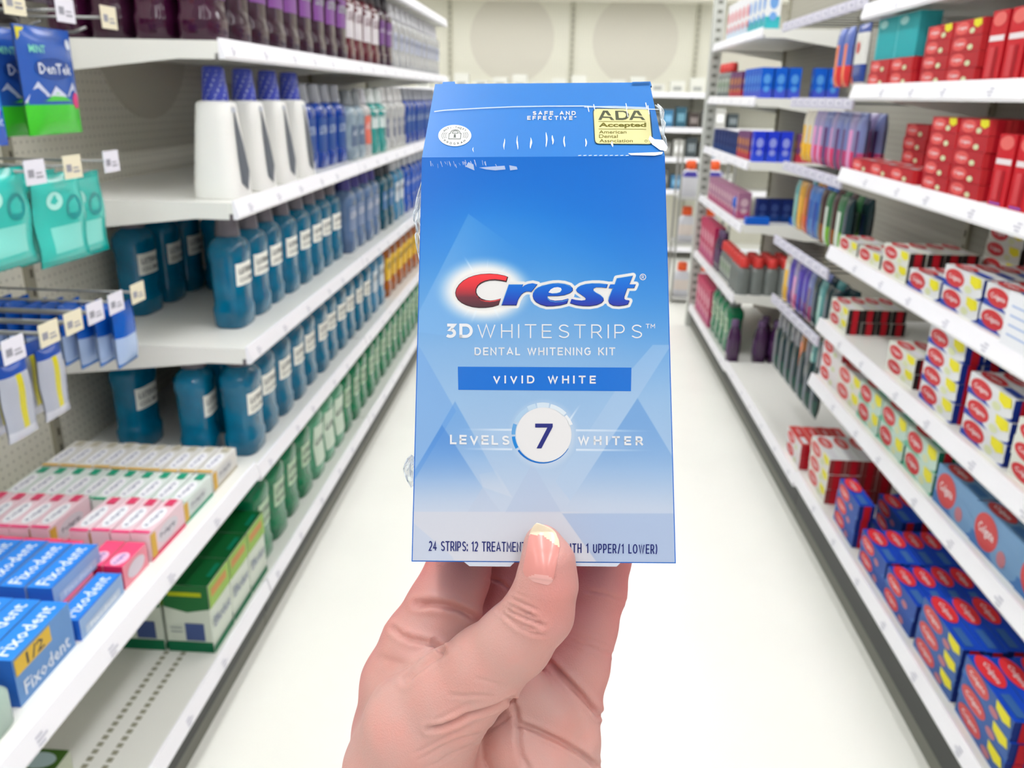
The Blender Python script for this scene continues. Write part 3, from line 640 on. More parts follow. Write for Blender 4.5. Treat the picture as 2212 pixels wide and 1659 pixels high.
# bottom
stack('p_wr', 'white and red carton alone', 3.14, .18, 2, 4, .2, .05, .05, T6)
stack('p_wrf', 'flagged pale carton pile', 2.82, .2, 3, 4, .22, .055, .055, T6)
stack('p_blue', 'red and blue carton, short pile', 2.50, .2, lambda d: 3 if d == 0 else 1, 2, .2, .05, .05, T6)
stack('p_blue', 'red and blue carton at back', 2.5, .2, 2, 5, .2, .05, .05, T6, x0=1.11)
stack('p_blue', 'red and blue carton, third pile', 2.24, .2, 2, 7, .2, .05, .05, T6)
stack('p_blue', 'red and blue carton, second pile', 2.03, .2, 2, 7, .2, .05, .05, T6)
stack('p_bluef', 'flagged red and blue carton, second pile', 1.79, .2, 3, 6, .22, .05, .05, T6)
stack('p_bluef', 'flagged red and blue carton, nearest pile', 1.55, .2, 3, 6, .22, .05, .05, T6)
# ---- label rails and hanging packs in the middle right section
def rail_mesh(L):
    b = MB(); b.box(-.008, 0, 0, L, -.02, .018, mat((206, 204, 220), .45))
    for k in range(int(L/.1)):
        b.box(-.0095, -.008, .02+k*.1, .02+k*.1+.06, -.01, .012, mat((226, 224, 236), .5)); b.box(-.0102, -.0095, .03+k*.1, .05+k*.1, -.004, .004, mat((150, 150, 176), .5))
    return b
SLIM = [(.0, .10), (.1, .9)]
def blister(cols, w=.075, h=.2):
    return pouch(w, h, .03, (cols[0], [(lambda u, v: v < .35, cols[1]), (lambda u, v: .3 < u < .7 and v < .75, cols[2])]), mat_rough=.25)
bl = {'yellow': ((214, 208, 190), (244, 186, 20), (246, 190, 30)), 'pink': ((150, 140, 180), (222, 60, 110), (226, 150, 200)), 'purple': ((120, 130, 180), (190, 70, 120), (90, 50, 110)), 'teal': ((90, 150, 150), (60, 140, 140), (150, 200, 190)),
      'orange': ((150, 90, 40), (190, 70, 30), (226, 110, 30)), 'blue': ((60, 110, 180), (90, 140, 200), (20, 70, 160)), 'green': ((60, 110, 70), (120, 180, 60), (210, 220, 210)), 'brown': ((70, 40, 40), (140, 80, 40), (60, 80, 60)), 'ochre': ((200, 150, 50), (190, 120, 60), (226, 170, 60)),
      'violet': ((80, 60, 170), (120, 60, 130), (70, 60, 180)), 'grey': ((120, 120, 128), (150, 150, 150), (90, 96, 104)), 'dark': ((26, 50, 54), (20, 70, 60), (40, 60, 90)), 'red': ((90, 110, 180), (226, 60, 60), (240, 120, 60))}
for k, v in bl.items(): P_['bl_'+k] = blister(v)
P_['picture'] = pouch(.13, .2, .02, ((30, 66, 150), [(lambda u, v: .35 < v < .85, (226, 226, 220)), (lambda u, v: v < .08, (220, 210, 200))], [('ell', (.45, .62, .14, .1), (200, 40, 50)), ('ell', (.2, .1, .1, .06), (240, 110, 80))]))
RN = {1.545: 'top rail', 1.285: 'second rail', .965: 'third rail', .715: 'lowest rail'}
for z, cols in ((1.545, ['purple', 'pink', 'purple', 'purple', 'pink', 'purple', 'pink', 'pink', 'yellow', 'yellow']), (1.285, ['dark', 'green', 'brown', 'green', 'brown', 'blue', 'blue', 'orange', 'ochre', 'teal']), (.965, ['dark', 'dark', 'teal', 'dark', 'purple', 'violet', 'violet', 'pink', 'violet', 'yellow']), (.715, ['dark', 'grey', 'teal', 'grey', 'orange', 'grey', 'grey', 'dark', 'grey', 'grey'])):
    r = thing('label_rail', (.965, 2.99, z), 'pale lilac label rail, %s of the hanging pack section' % RN[z], 'rail', 'label rails')
    b = rail_mesh(.8 if z != .715 else .72); link('rail', b.mesh('rail'), r)
    for k in range(9):
        b = MB(); b.tube([(.434, .04+.085*k, 0), (0.0, .04+.085*k, 0)], .003, DARKM, 6); link('hook_wire', b.mesh('hook_wire'), r)
    hh = {1.545: -.03, 1.285: -.05, .965: -.055, .715: -.03}[z]
    for i, c in enumerate(cols):
        for d in range(2):
            if z == .715 and d: continue
            zz = z+hh
            place('bl_'+c, 'toothbrush_pack', (1.01+.06*d, 3.0+.073*i, zz), '%s toothbrush pack, %s along the %s, %s one' % (c, nth(i), RN[z], ('outer', 'inner')[d]), 'pack', 'toothbrush packs on the '+RN[z], PI+random.uniform(-.2, .2))
b = rail_mesh(1.1); r = thing('label_rail', (.965, 3.0, 1.86), 'pale label rail above the hanging packs, level with top right shelf', 'rail', 'label rails'); link('rail', b.mesh('rail'), r)
for k in range(9):
    b = MB(); b.tube([(.434, .04+.12*k, 0), (0, .04+.12*k, 0)], .003, DARKM, 6); link('hook_wire', b.mesh('hook_wire'), r)
for i, (k, y) in enumerate([('bl_red', 3.32), ('bl_red', 3.23), ('picture', 3.10)]):
    place(k, 'toothbrush_pack', (1.0, y, 1.80), ['red and blue toothbrush pack hanging highest on right, farther', 'red and blue toothbrush pack hanging highest on right, nearer', 'navy pack with white panel and red picture, hanging highest on right'][i], 'pack', None, PI)
for i, y in enumerate((3.05, 3.14)):
    pass
# ---- far right unit
FU = 'far right unit'
def frow(kind, desc, y0, p, n, z, x=1.0, name='bottle', cat='bottle', rn='front'):
    for i in range(n):
        place(kind, name, (x, y0+p*i, z), '%s, %s from its near end, %s row, %s' % (desc, nth(i), rn, FU), cat, desc+'s in the far right unit', PI)
frow('w_box', 'white and red box up top', 4.95, .11, 6, 1.88, name='medicine_box', cat='box')
frow('wt_box', 'white and teal box up top', 4.55, .11, 4, 1.88, name='medicine_box', cat='box')
for i in range(3): place('b_box', 'medicine_box', (1.0+.068*i, 4.50, 1.56), 'bright blue box at near end, upper shelf of far right unit, %s from aisle' % ('first', 'second', 'third')[i], 'box', 'bright blue boxes upper', PI)
for i in range(2): place('b_box', 'medicine_box', (1.26+.068*i, 4.50, 1.56), 'bright blue box near the back panel, upper shelf of far right unit, %s' % ('outer', 'inner')[i], 'box', 'bright blue boxes at the back', PI)
frow('b_box', 'bright blue box behind near ones', 4.57, .07, 5, 1.56, name='medicine_box', cat='box')
frow('o_box', 'maroon box with orange mark', 5.0, .09, 4, 1.56, name='medicine_box', cat='box')
frow('redcap', 'maroon shelf bottle with red cap', 5.4, .1, 4, 1.56)
for i in range(3): place('b_boxt', 'medicine_box', (1.0+.066*i, 4.50, 1.25), 'royal blue box at near end, middle shelf of far right unit, %s from aisle' % ('first', 'second', 'third')[i], 'box', 'royal blue boxes', PI)
for i in range(2): place('o_box', 'medicine_box', (1.22+.07*i, 4.50, 1.25), 'dark box with orange mark, middle shelf of far right unit, %s' % ('outer', 'inner')[i], 'box', 'dark boxes middle shelf', PI)
frow('o_box', 'dark and orange box middle shelf', 4.62, .08, 4, 1.25, name='medicine_box', cat='box')
frow('n_box', 'low navy box middle shelf', 4.95, .1, 8, 1.25, name='medicine_box', cat='box')
for i in range(5): place('n_box', 'medicine_box', (1.08+.064*i, 4.62, .93), 'navy box deep on lower shelf of far right unit, %s from aisle' % ('first', 'second', 'third', 'fourth', 'fifth')[i], 'box', 'navy boxes lower shelf', PI)
frow('pk_box', 'dusty pink box lower shelf', 4.72, .1, 10, .93, name='medicine_box', cat='box')
b = MB(); b.box(-.06, .06, -.03, .03, 0, .035, mat((0, 96, 210), .4)); bm_ = b.mesh('blue_dispenser')
tag(link('blue_dispenser', bm_, None, (1.03, 4.48, .932)), 'small bright blue block at front edge of lower shelf, far right unit', 'dispenser')
tag(link('blue_dispenser', bm_, None, (1.27, 4.50, .932)), 'small bright blue block farther back on lower shelf, far right unit', 'dispenser')
b = MB(); b.lathe([(.012, 0), (.014, .05), (.026, .06), (.026, .1), (.015, .11)], mat((0, 96, 210), .4)); tag(link('blue_dispenser', b.mesh('blue_dispenser'), None, (.975, 4.75, .932)), 'rounded bright blue dispenser standing on lower shelf edge, far right unit', 'dispenser')
for i in range(5):
    for j in range(3):
        place('redcap', 'bottle', (.995+.075*i, 4.50+.085*j, .55), 'grey bottle with red cap, %s from aisle, %s row back, far right unit' % (('first', 'second', 'third', 'fourth', 'fifth')[i], ('front', 'second', 'third')[j]), 'bottle', 'grey bottles with red caps', PI/2)
frow('redcap', 'slim grey red-capped bottle', 4.78, .085, 4, .55)
frow('purple', 'violet bottle on red-cap shelf', 5.12, .09, 2, .55)
frow('m_box', 'magenta pack on red-cap shelf', 5.33, .11, 5, .55, name='medicine_box', cat='box')
for i, (x, y) in enumerate([(.985, 4.50), (1.13, 4.50), (1.215, 4.50), (1.17, 4.59)]):
    place('purple', 'bottle', (x, y, .165), 'dark purple bottle on floor shelf of far right unit, %s from aisle' % ('first', 'second', 'third', 'fourth')[i], 'bottle', 'dark purple bottles', PI)
frow('green', 'dark green bottle on floor shelf', 4.72, .14, 4, .165, x=1.02)
frow('m_box', 'magenta pack on floor shelf', 5.26, .11, 5, .165, name='medicine_box', cat='box')
for i in range(7): place('bl_dark', 'toothbrush_pack', (1.0, 3.05+.1*i, .60), 'dark narrow pack low on right beside the empty floor shelf, %s' % nth(i), 'pack', 'dark low packs', PI)
# end post of the far unit
b = MB(); b.box(.93, 1.0, 5.86, 5.93, 0, 2.3, mat((196, 198, 192), .5))
for k in range(36): b.box(.95, .98, 5.857, 5.86, .2+k*.055, .22+k*.055, mat((120, 120, 112), .6))
tag(link('end_post', b.mesh('end_post'), None), 'pale slotted metal post at the far end of right shelving', 'post')
# goods on the far wall run
for i, (x, z, k) in enumerate([(1.18, .69, 'jug_blue'), (1.10, .12, 'jug'), (1.35, .69, 'jug'), (1.26, .12, 'jug')]):
    pass
jz = [(1.245, 6.45, .0)]
b = None
jr = thing('display_rack', (.96, 6.7, 0), 'grey floor rack holding orange-capped jugs past the right shelving', 'rack')
for z in (.04, .48, .83):
    bb = MB(); bb.box(-.06, .35, -.14, .14, z-.02, z, mat((190, 190, 186), .5)); link('tray', bb.mesh('tray'), jr)
for sx in (-.055, .345):
    for sy in (-.135, .135):
        b = MB(); b.box(sx-.008, sx+.008, sy-.008, sy+.008, 0, 1.25, mat((150, 150, 144), .5)); link('rack_post', b.mesh('rack_post'), jr)
for i, z in enumerate((.04, .48, .83)):
    for j in range(2):
        place('jug_blue' if i == 2 else 'jug', 'detergent_jug', (.99+.18*j, 6.68, z), 'white jug with orange cap, %s tray of the far rack, %s one' % (('lowest', 'middle', 'top')[i], ('left', 'right')[j]), 'bottle', 'orange-capped jugs', PI/2*-1)
ORDX = ['first']+ORD[1:]
cc = [(60, 120, 160), (60, 70, 74), (120, 120, 116), (40, 90, 110), (90, 92, 88), (190, 190, 184), (70, 60, 56)]
for zi, z in enumerate((.69, 1.0, 1.28)):
    for i in range(26):
        c = cc[(i*3+zi*5) % 7]; b = MB(); hgt = .14+.05*((i*7+zi) % 3)/2
        b.box(-.05, .05, -.06, .06, 0, hgt, mat(c, .5)); b.box(-.035, .035, -.062, -.06, hgt*.3, hgt*.7, mat([min(255, q+70) for q in c], .5))
        tag(link('box', b.mesh('box'), None, (-1.5+.125*i, YB-.32, z)), 'small box on the far wall run, %s box from left, %s row, %s shelf' % (ORDX[i % 13], ('left', 'right')[i//13], ('lower', 'middle', 'upper')[zi]), 'box', 'boxes on the far wall run')
for i in range(16):
    b = MB(); b.box(-.07, .07, -.05, .05, 0, .08+.03*(i % 3), mat((226, 226, 216), .5)); b.box(-.04, .04, -.052, -.05, .02, .06, mat((170, 172, 166), .5))
    tag(link('box', b.mesh('box'), None, (-1.4+.19*i, YB-.3, 1.60)), 'pale box on the highest shelf of far wall run, %s from left' % (['first']+ORD[1:])[i], 'box', 'pale boxes on the far wall run')


# ================================================================== the held box
def camvec(px, py, d): return np.array([(px-CX)/F*d, -(py-CY)/F*d, -d])
BLc = np.array([-0.04009529, -0.07085965, -0.33073997]); TLc = np.array([-0.03696976, 0.09835163, -0.35965151]); BRc = np.array([0.06486912, -0.07100787, -0.32801053])
BW, BH = .105, .1717
ex = _n(BRc-BLc); ey = TLc-BLc; ey = _n(ey-ey.dot(ex)*ex); ez = np.cross(ex, ey)
org = BLc+ex*BW/2
BXW = Matrix([list(r)+[0] for r in (RW @ np.array([ex, ey, ez]).T)]+[[0, 0, 0, 1]]); BXW.translation = Vector(CAM+RW@org)
LOC = np.array([ex, ey, ez])                        # camera -> box rotation
camL = LOC @ (-org)                                 # camera position in box space
ang = math.atan2(.0385, .0563); SL = .0682
def hit(px, py, plane='front', off=0.0):            # printed position of a picture point on a face of the box
    d = LOC @ camvec(px, py, 1.0)
    if plane == 'front': n = np.array([0, 0, 1.0]); p0 = np.array([0, 0, off])
    else: n = np.array([0, math.sin(ang), math.cos(ang)]); p0 = np.array([0, BH, 0])+n*off
    t = (p0-camL).dot(n)/d.dot(n); return camL+d*t
def topx(P):                                        # box space (N,3) -> picture position
    c = P @ LOC+org; return CX+F*c[:, 0]/-c[:, 2], CY-F*c[:, 1]/-c[:, 2]
box = link('whitening_kit_box', None); box.matrix_world = BXW
tag(box, 'blue and white dental whitening kit carton held up in the hand', 'box')
PR = dict(rough=.32, coat=.06, spec=.2)
def pm_(c, **k): return mat([x*.91 for x in c], **{**PR, **k})
BLUE = pm_((0, 104, 205)); LIT_BLUE = pm_((36, 120, 202)); OFFW = pm_((226, 226, 228));  # slanted panel's blue is lightened in colour for the light it catches
b = MB(); z3 = -.046; yT = BH+.0563; w = BW/2
prof = [(0, 0), (0, BH), (-.0385, yT), (z3, yT-.001), (z3, 0)]
vs = [(x, y, z) for x in (-w, w) for z, y in prof]; n = 5
b.add(vs, [(0, 1, 2, 3, 4), (5, 6, 7, 8, 9)], BLUE)
b.add(vs, [(0, 1, 6, 5)], BLUE); b.add(vs, [(1, 2, 7, 6)], LIT_BLUE); b.add(vs, [(2, 3, 8, 7), (3, 4, 9, 8), (4, 0, 5, 9)], BLUE)
me = b.mesh('carton'); carton_o = link('carton', me, box)
mod = carton_o.modifiers.new('bevel', 'BEVEL'); mod.width = .0006; mod.segments = 2
b = MB()
for a0, a1 in ((1000, 1112), (1232, 1342)):         # tuck tabs below the bottom edge
    p = [hit(a0, 1212), hit(a1, 1214), hit(a1-10, 1224), hit(a0+14, 1223)]
    q = [(x, y, z-.0007) for x, y, z in p]; b.add(p+q, [(0, 1, 2, 3), (7, 6, 5, 4), (0, 3, 7, 4), (3, 2, 6, 7), (2, 1, 5, 6)], pm_((206, 212, 224)))
link('bottom_flap', b.mesh('bottom_flap'), box)
b = MB()
for a0, a1 in ((953, 985), (1362, 1408)):
    p = [hit(a0, 186, 's'), hit(a1, 186, 's'), hit(a1-3, 176, 's'), hit(a0+4, 177, 's')]
    q = [(x, y-.0004, z-.0007) for x, y, z in p]; b.add(p+q, [(0, 1, 2, 3), (7, 6, 5, 4), (0, 3, 7, 4), (3, 2, 6, 7), (2, 1, 5, 6)], LIT_BLUE)
link('top_flap', b.mesh('top_flap'), box)

def smooth(e0, e1, x): t = np.clip((x-e0)/(e1-e0), 0, 1); return t*t*(3-2*t)
def pmask(px, py, pts, soft=1.6):
    pts = np.array(pts, float); A = 0.5*sum(pts[i][0]*pts[(i+1) % len(pts)][1]-pts[(i+1) % len(pts)][0]*pts[i][1] for i in range(len(pts)))
    d = np.full(px.shape, 1e9)
    for i in range(len(pts)):
        p, q = pts[i], pts[(i+1) % len(pts)]; e = q-p; L = np.hypot(*e)
        s_ = (e[0]*(py-p[1])-e[1]*(px-p[0]))/L*(1 if A > 0 else -1); d = np.minimum(d, s_)
    return smooth(-soft, soft, d)
def cr(x, y): return (970+x/10.055, 560+y/10.055)
def cs(x, y): return (1180+x/10.055, 560+y/10.055)
Cout = [cr(*p) for p in [(1285, 385), (1200, 352), (1050, 322), (880, 310), (700, 320), (550, 350), (420, 395), (300, 465), (210, 550), (155, 640), (132, 730), (145, 800), (190, 880), (270, 950), (370, 1000), (500, 1040), (650, 1058), (800, 1055), (950, 1035), (1080, 995), (1128, 850), (1000, 885), (900, 897), (800, 887), (700, 850), (630, 790), (595, 720), (600, 650), (640, 580), (700, 530), (780, 490), (880, 465), (1000, 460), (1130, 475), (1250, 500)]]
Cin = [cr(*p) for p in [(1262, 388), (1190, 360), (1050, 332), (880, 320), (700, 330), (550, 360), (425, 405), (310, 475), (222, 558), (168, 645), (146, 730), (158, 800), (202, 872), (280, 938), (378, 987), (500, 1024), (650, 1042), (800, 1040), (945, 1020), (1068, 982), (1104, 880), (1000, 912), (890, 926), (790, 912), (680, 872), (608, 802), (570, 720), (574, 650), (612, 570), (676, 510), (770, 466), (880, 440), (1000, 432), (1120, 446), (1232, 468)]]
rP = [cr(*p) for p in [(1295, 546), (1612, 545), (1590, 612), (1650, 566), (1720, 537), (1820, 521), (1925, 545), (1788, 716), (1740, 702), (1680, 702), (1620, 730), (1570, 772), (1532, 830), (1500, 890), (1465, 1003), (1135, 1003)]]
eP = [cr(1815, 800), cr(1825, 730), cr(1860, 665), cr(1930, 610), cr(2020, 570), cr(2110, 550)]+[cs(*p) for p in [(60, 535), (150, 520), (260, 515), (400, 530), (520, 570), (575, 625), (580, 680), (520, 735), (400, 780), (250, 800), (30, 800), (40, 850), (90, 890), (200, 910), (350, 900), (490, 860), (455, 965), (300, 1005), (150, 1022), (0, 1026)]]+[cr(2100, 1020), cr(1990, 990), cr(1890, 935), cr(1835, 870)]
eH = [cs(*p) for p in [(48, 722), (95, 655), (170, 615), (250, 605), (318, 622), (334, 660), (300, 710), (230, 735), (130, 742)]]
sP = [cs(*p) for p in [(1340, 545), (1312, 625), (1200, 610), (1080, 610), (1025, 640), (1028, 680), (1080, 720), (1180, 775), (1242, 835), (1252, 900), (1200, 955), (1100, 998), (950, 1022), (800, 1020), (650, 1000), (515, 960), (545, 870), (650, 895), (770, 907), (850, 895), (867, 860), (830, 820), (740, 760), (670, 710), (645, 665), (670, 620), (740, 572), (850, 537), (1000, 520), (1150, 520), (1250, 530)]]
tP = [cs(*p) for p in [(1530, 412), (1885, 355), (1808, 545), (1948, 545), (1912, 627), (1765, 627), (1700, 810), (1698, 865), (1735, 893), (1812, 903), (1777, 985), (1700, 1005), (1580, 1020), (1450, 1010), (1372, 965), (1345, 900), (1360, 830), (1440, 632), (1355, 632), (1390, 545), (1485, 545)]]
def inside(px, py, pl):
    r = np.zeros(px.shape, bool)
    for (x0, y0), (x1, y1) in zip(pl, pl[1:]+pl[:1]):
        if y0 != y1: r ^= ((y0 > py) != (y1 > py)) & (px < (x1-x0)*(py-y0)/(y1-y0)+x0)
    return r
def segdist(px, py, pl):
    d = np.full(px.shape, 1e9)
    for (x0, y0), (x1, y1) in zip(pl, pl[1:]+pl[:1]):
        ex_, ey_ = x1-x0, y1-y0; t = np.clip(((px-x0)*ex_+(py-y0)*ey_)/(ex_*ex_+ey_*ey_+1e-9), 0, 1); d = np.minimum(d, np.hypot(px-x0-t*ex_, py-y0-t*ey_))
    return d
def art(px, py):
    t = (py-340)/875.0
    K = [0, .1, .17, .25, .33, .42, .5, .62, .75, .88, 1]
    CC = np.array([(0, 104, 202), (0, 108, 206), (6, 114, 210), (38, 130, 214), (74, 148, 216), (104, 162, 217), (126, 172, 218), (146, 182, 219), (160, 188, 220), (190, 202, 221), (200, 206, 220)], float)
    tt = t+0.035*np.sin((px-900)/560*2.2+.6)-.10*(1-smooth(0, 1, (px-900)/420))*0
    c = np.stack([np.interp(tt, K, CC[:, k]) for k in range(3)], -1)
    def mixc(m, col, a):
        nonlocal c
        m = (m*a)[..., None]; c = c*(1-m)+np.array(col, float)*m
    # darker upper right sweep and lighter facet on the left
    mixc(smooth(1150, 1440, px)*smooth(.62, .25, t), (0, 108, 206), .45)
    m = pmask(px, py, [(1012, 462), (884, 715), (1260, 760), (1260, 640)], 2.0); mixc(m*smooth(1150, 930, px), (118, 172, 224), .6)
    g = np.exp(-(((px-1060)/150)**2+((py-500)/70)**2)); mixc(g, (70, 150, 222), .35)
    mixc(pmask(px, py, [(908, 752), (985, 888), (893, 1040), (880, 1040), (890, 740)]), (106, 158, 218), .55)
    mixc(pmask(px, py, [(983, 867), (850, 1098), (1112, 1098)])*smooth(1075, 890, py), (76, 140, 212), .5)
    mixc(pmask(px, py, [(955, 918), (845, 1100), (1073, 1100)])*smooth(1115, 915, py), (62, 126, 206), .6)
    mixc(pmask(px, py, [(986, 872), (1043, 1052), (1200, 1108), (1140, 1000), (1072, 1016)])*smooth(1000, 1060, py), (206, 212, 222), .4)
    mixc(pmask(px, py, [(1377, 860), (1214, 1109), (1300, 1120), (1470, 1110), (1470, 1015)])*smooth(1110, 900, py), (92, 146, 208), .6)
    mixc(pmask(px, py, [(1450, 745), (1377, 860), (1232, 1082), (1200, 1040), (1345, 820), (1410, 745)]), (172, 196, 224), .4)
    mixc(pmask(px, py, [(1150, 1000), (1214, 1109), (1090, 1109)]), (172, 186, 214), .4)
    mixc(pmask(px, py, [(1043, 1052), (1010, 1106), (1082, 1106)]), (186, 196, 216), .5)
    mixc(smooth(1104, 1107, py)*(1-smooth(1200, 1300, px+(py-1106)*-.6)), (212, 210, 216), .6)
    mixc(pmask(px, py, [(1214, 1109), (1470, 1109), (1470, 1230), (1300, 1230)]), (160, 180, 214), .7)
    mixc(pmask(px, py, [(920, 1109), (975, 1200), (1010, 1230), (860, 1230), (880, 1109)]), (186, 198, 220), .6)
    # white burst behind the initial
    dx = (px-1047)/68.0; dy = (py-628)/47.0; r = np.sqrt(dx*dx+dy*dy); a = np.arctan2(py-628, px-1047)
    mixc(smooth(1.75, .95, r)**1.5, (238, 236, 232), .98)
    for (ang_, L, wd, st) in ((-121, 92, .05, .8), (-84, 74, .022, .6), (-48, 74, .06, .6), (113, 80, .075, .6), (129, 78, .05, .5), (62, 74, .07, .55), (178, 92, .09, .35), (-150, 70, .06, .3), (148, 80, .07, .3)):
        da = np.abs((a-math.radians(ang_)+math.pi) % (2*math.pi)-math.pi); rr = np.hypot(px-1047, py-628)
        mixc(smooth(wd, 0, da)*smooth(L, 40, rr), (226, 238, 246), st)
    # pale border all round the brand word
    sel = (px > 970) & (px < 1400) & (py > 575) & (py < 685); X_, Y_ = px[sel], py[sel]; D = np.full(X_.shape, 1e9)
    for pl in (Cout, rP, eP, sP, tP): D = np.minimum(D, np.where(inside(X_, Y_, pl), 0, segdist(X_, Y_, pl)))
    for pl in (Cout[:21]+[cr(1300, 545)], [cr(1100, 500), cr(1320, 520), cr(1160, 1040), cr(980, 1040)], [cs(1050, 620), cs(1400, 560), cs(1420, 640), cs(1340, 960), cs(1250, 960), cs(1240, 800)], [cs(560, 580), cs(660, 600), cs(560, 980), cs(440, 960), cs(560, 700)]):
        D = np.where(inside(X_, Y_, pl), 0, D)
    mm = np.zeros(px.shape); mm[sel] = smooth(6.7, 5.5, D); mixc(mm, (230, 228, 226), 1.0)
    # soft lines and glow round the number
    for y_ in (928.5, 970.5):
        for x0_, x1_ in ((1106, 985), (1244, 1420)):
            mixc(smooth(3, 1.4, np.abs(py-y_-(px-1106)*.008))*(smooth(x1_, x0_, px) if x0_ < x1_ else smooth(x1_, x0_, px))*((px-x0_)*(x1_-x0_) > 0), (222, 230, 238), .75)
    for x0_, x1_ in ((1106, 975), (1244, 1430)):
        mixc((np.abs(py-949.5) < 19)*((px-x0_)*(x1_-x0_) > 0)*smooth(x1_, x0_, px), (176, 198, 226), .35)
    rr = np.hypot(px-1174, (py-939)*1.0); mixc(smooth(80, 58, rr), (206, 216, 228), .6)
    mixc(smooth(4, 0, np.abs((px-1236)*.93+(py-890)*-.0-(899-py)*.62))*smooth(870, 905, py)*(py < 915), (226, 234, 240), .7)
    return c
NU, NV = 540, 860
U, V = np.meshgrid(np.linspace(-w+.0004, w-.0004, NU), np.linspace(.0004, BH-.0002, NV))
P = np.stack([U.ravel(), V.ravel(), np.full(U.size, .00012)], 1)
ax, ay = topx(P); col = art(ax, ay)/255.0*.91
colL = np.where(col <= .04045, col/12.92, ((col+.055)/1.055)**2.4)
idx = np.arange(NU*NV).reshape(NV, NU)
q = np.stack([idx[:-1, :-1], idx[:-1, 1:], idx[1:, 1:], idx[1:, :-1]], -1).reshape(-1, 4)
me = bpy.data.meshes.new('front_panel'); me.from_pydata(P.tolist(), [], q.tolist())
ca = me.color_attributes.new('print', 'FLOAT_COLOR', 'POINT'); ca.data.foreach_set('color', np.hstack([colL, np.ones((len(P), 1))]).ravel().astype(np.float32))
def attr_mat(name, attr, rough=.3, coat=.25):
    m = bpy.data.materials.new(name); m.use_nodes = True; nt = m.node_tree; bs = nt.nodes['Principled BSDF']
    at = nt.nodes.new('ShaderNodeAttribute'); at.attribute_name = attr; nt.links.new(at.outputs['Color'], bs.inputs['Base Color'])
    bs.inputs['Roughness'].default_value = rough; bs.inputs['Coat Weight'].default_value = .06; bs.inputs['Specular IOR Level'].default_value = .2; return m
me.materials.append(attr_mat('printed_card', 'print')); fp = link('front_panel', me, box)

class Flat(MB):                                     # printed shapes given in picture positions
    def __init__(s, plane='front', lay=1): super().__init__(); s.pl = plane; s.lay = lay
    def P(s, pts): return [hit(x, y, s.pl, .00012+.00007*s.lay) for x, y in pts]
    def shape(s, pts, m): s.add(s.P(pts), [tuple(range(len(pts)))], m)
    def ribbon(s, pts, wd, m, closed=False):
        pts = [np.array(p, float) for p in pts]; n = len(pts); L = []; R_ = []
        for i in range(n):
            if closed: p0, p1 = pts[i-1], pts[(i+1) % n]
            else: p0, p1 = pts[max(i-1, 0)], pts[min(i+1, n-1)]
            a = pts[i]-p0; c = p1-pts[i]
            a = a/np.hypot(*a) if np.hypot(*a) > 1e-6 else c/np.hypot(*c); c = c/np.hypot(*c) if np.hypot(*c) > 1e-6 else a
            t = a+c; t = t/np.hypot(*t) if np.hypot(*t) > 1e-3 else a
            nn = np.array([-t[1], t[0]]); k = 1/max(.45, abs(nn.dot([-a[1], a[0]])))
            L.append(pts[i]+nn*wd/2*k); R_.append(pts[i]-nn*wd/2*k)
        fs = [(i, (i+1) % n, n+(i+1) % n, n+i) for i in range(n if closed else n-1)]
        s.add(s.P([tuple(p) for p in L+R_]), fs, m)
    def dot(s, x, y, r, m, ry=None, n=28): s.shape([(x+r*math.cos(2*PI*k/n), y+(ry or r)*math.sin(2*PI*k/n)) for k in range(n)], m)
    def font(s, t, x0, x1, y0, y1, m, bold=.01, shear=0, fn=None):
        tv, tf = text2d(t, bold, 4)
        pts = [(x0+(x1-x0)*u+shear*v, y1+(y0-y1)*v) for u, v in tv]
        if fn: pts = [fn(*p) for p in pts]
        s.add(s.P(pts), tf, m)
def arc(cx, cy, rx, ry, a0, a1, n=14): return [(cx+rx*math.cos(math.radians(a0+(a1-a0)*i/n)), cy+ry*math.sin(math.radians(a0+(a1-a0)*i/n))) for i in range(n+1)]
SS = [(.86, .86)]+arc(.5, .74, .36, .25, 50, 190, 10)[1:]+[(.3, .56), (.5, .5), (.74, .43)]+arc(.5, .26, .38, .25, 20, -140, 10)+[(.1, .14)]
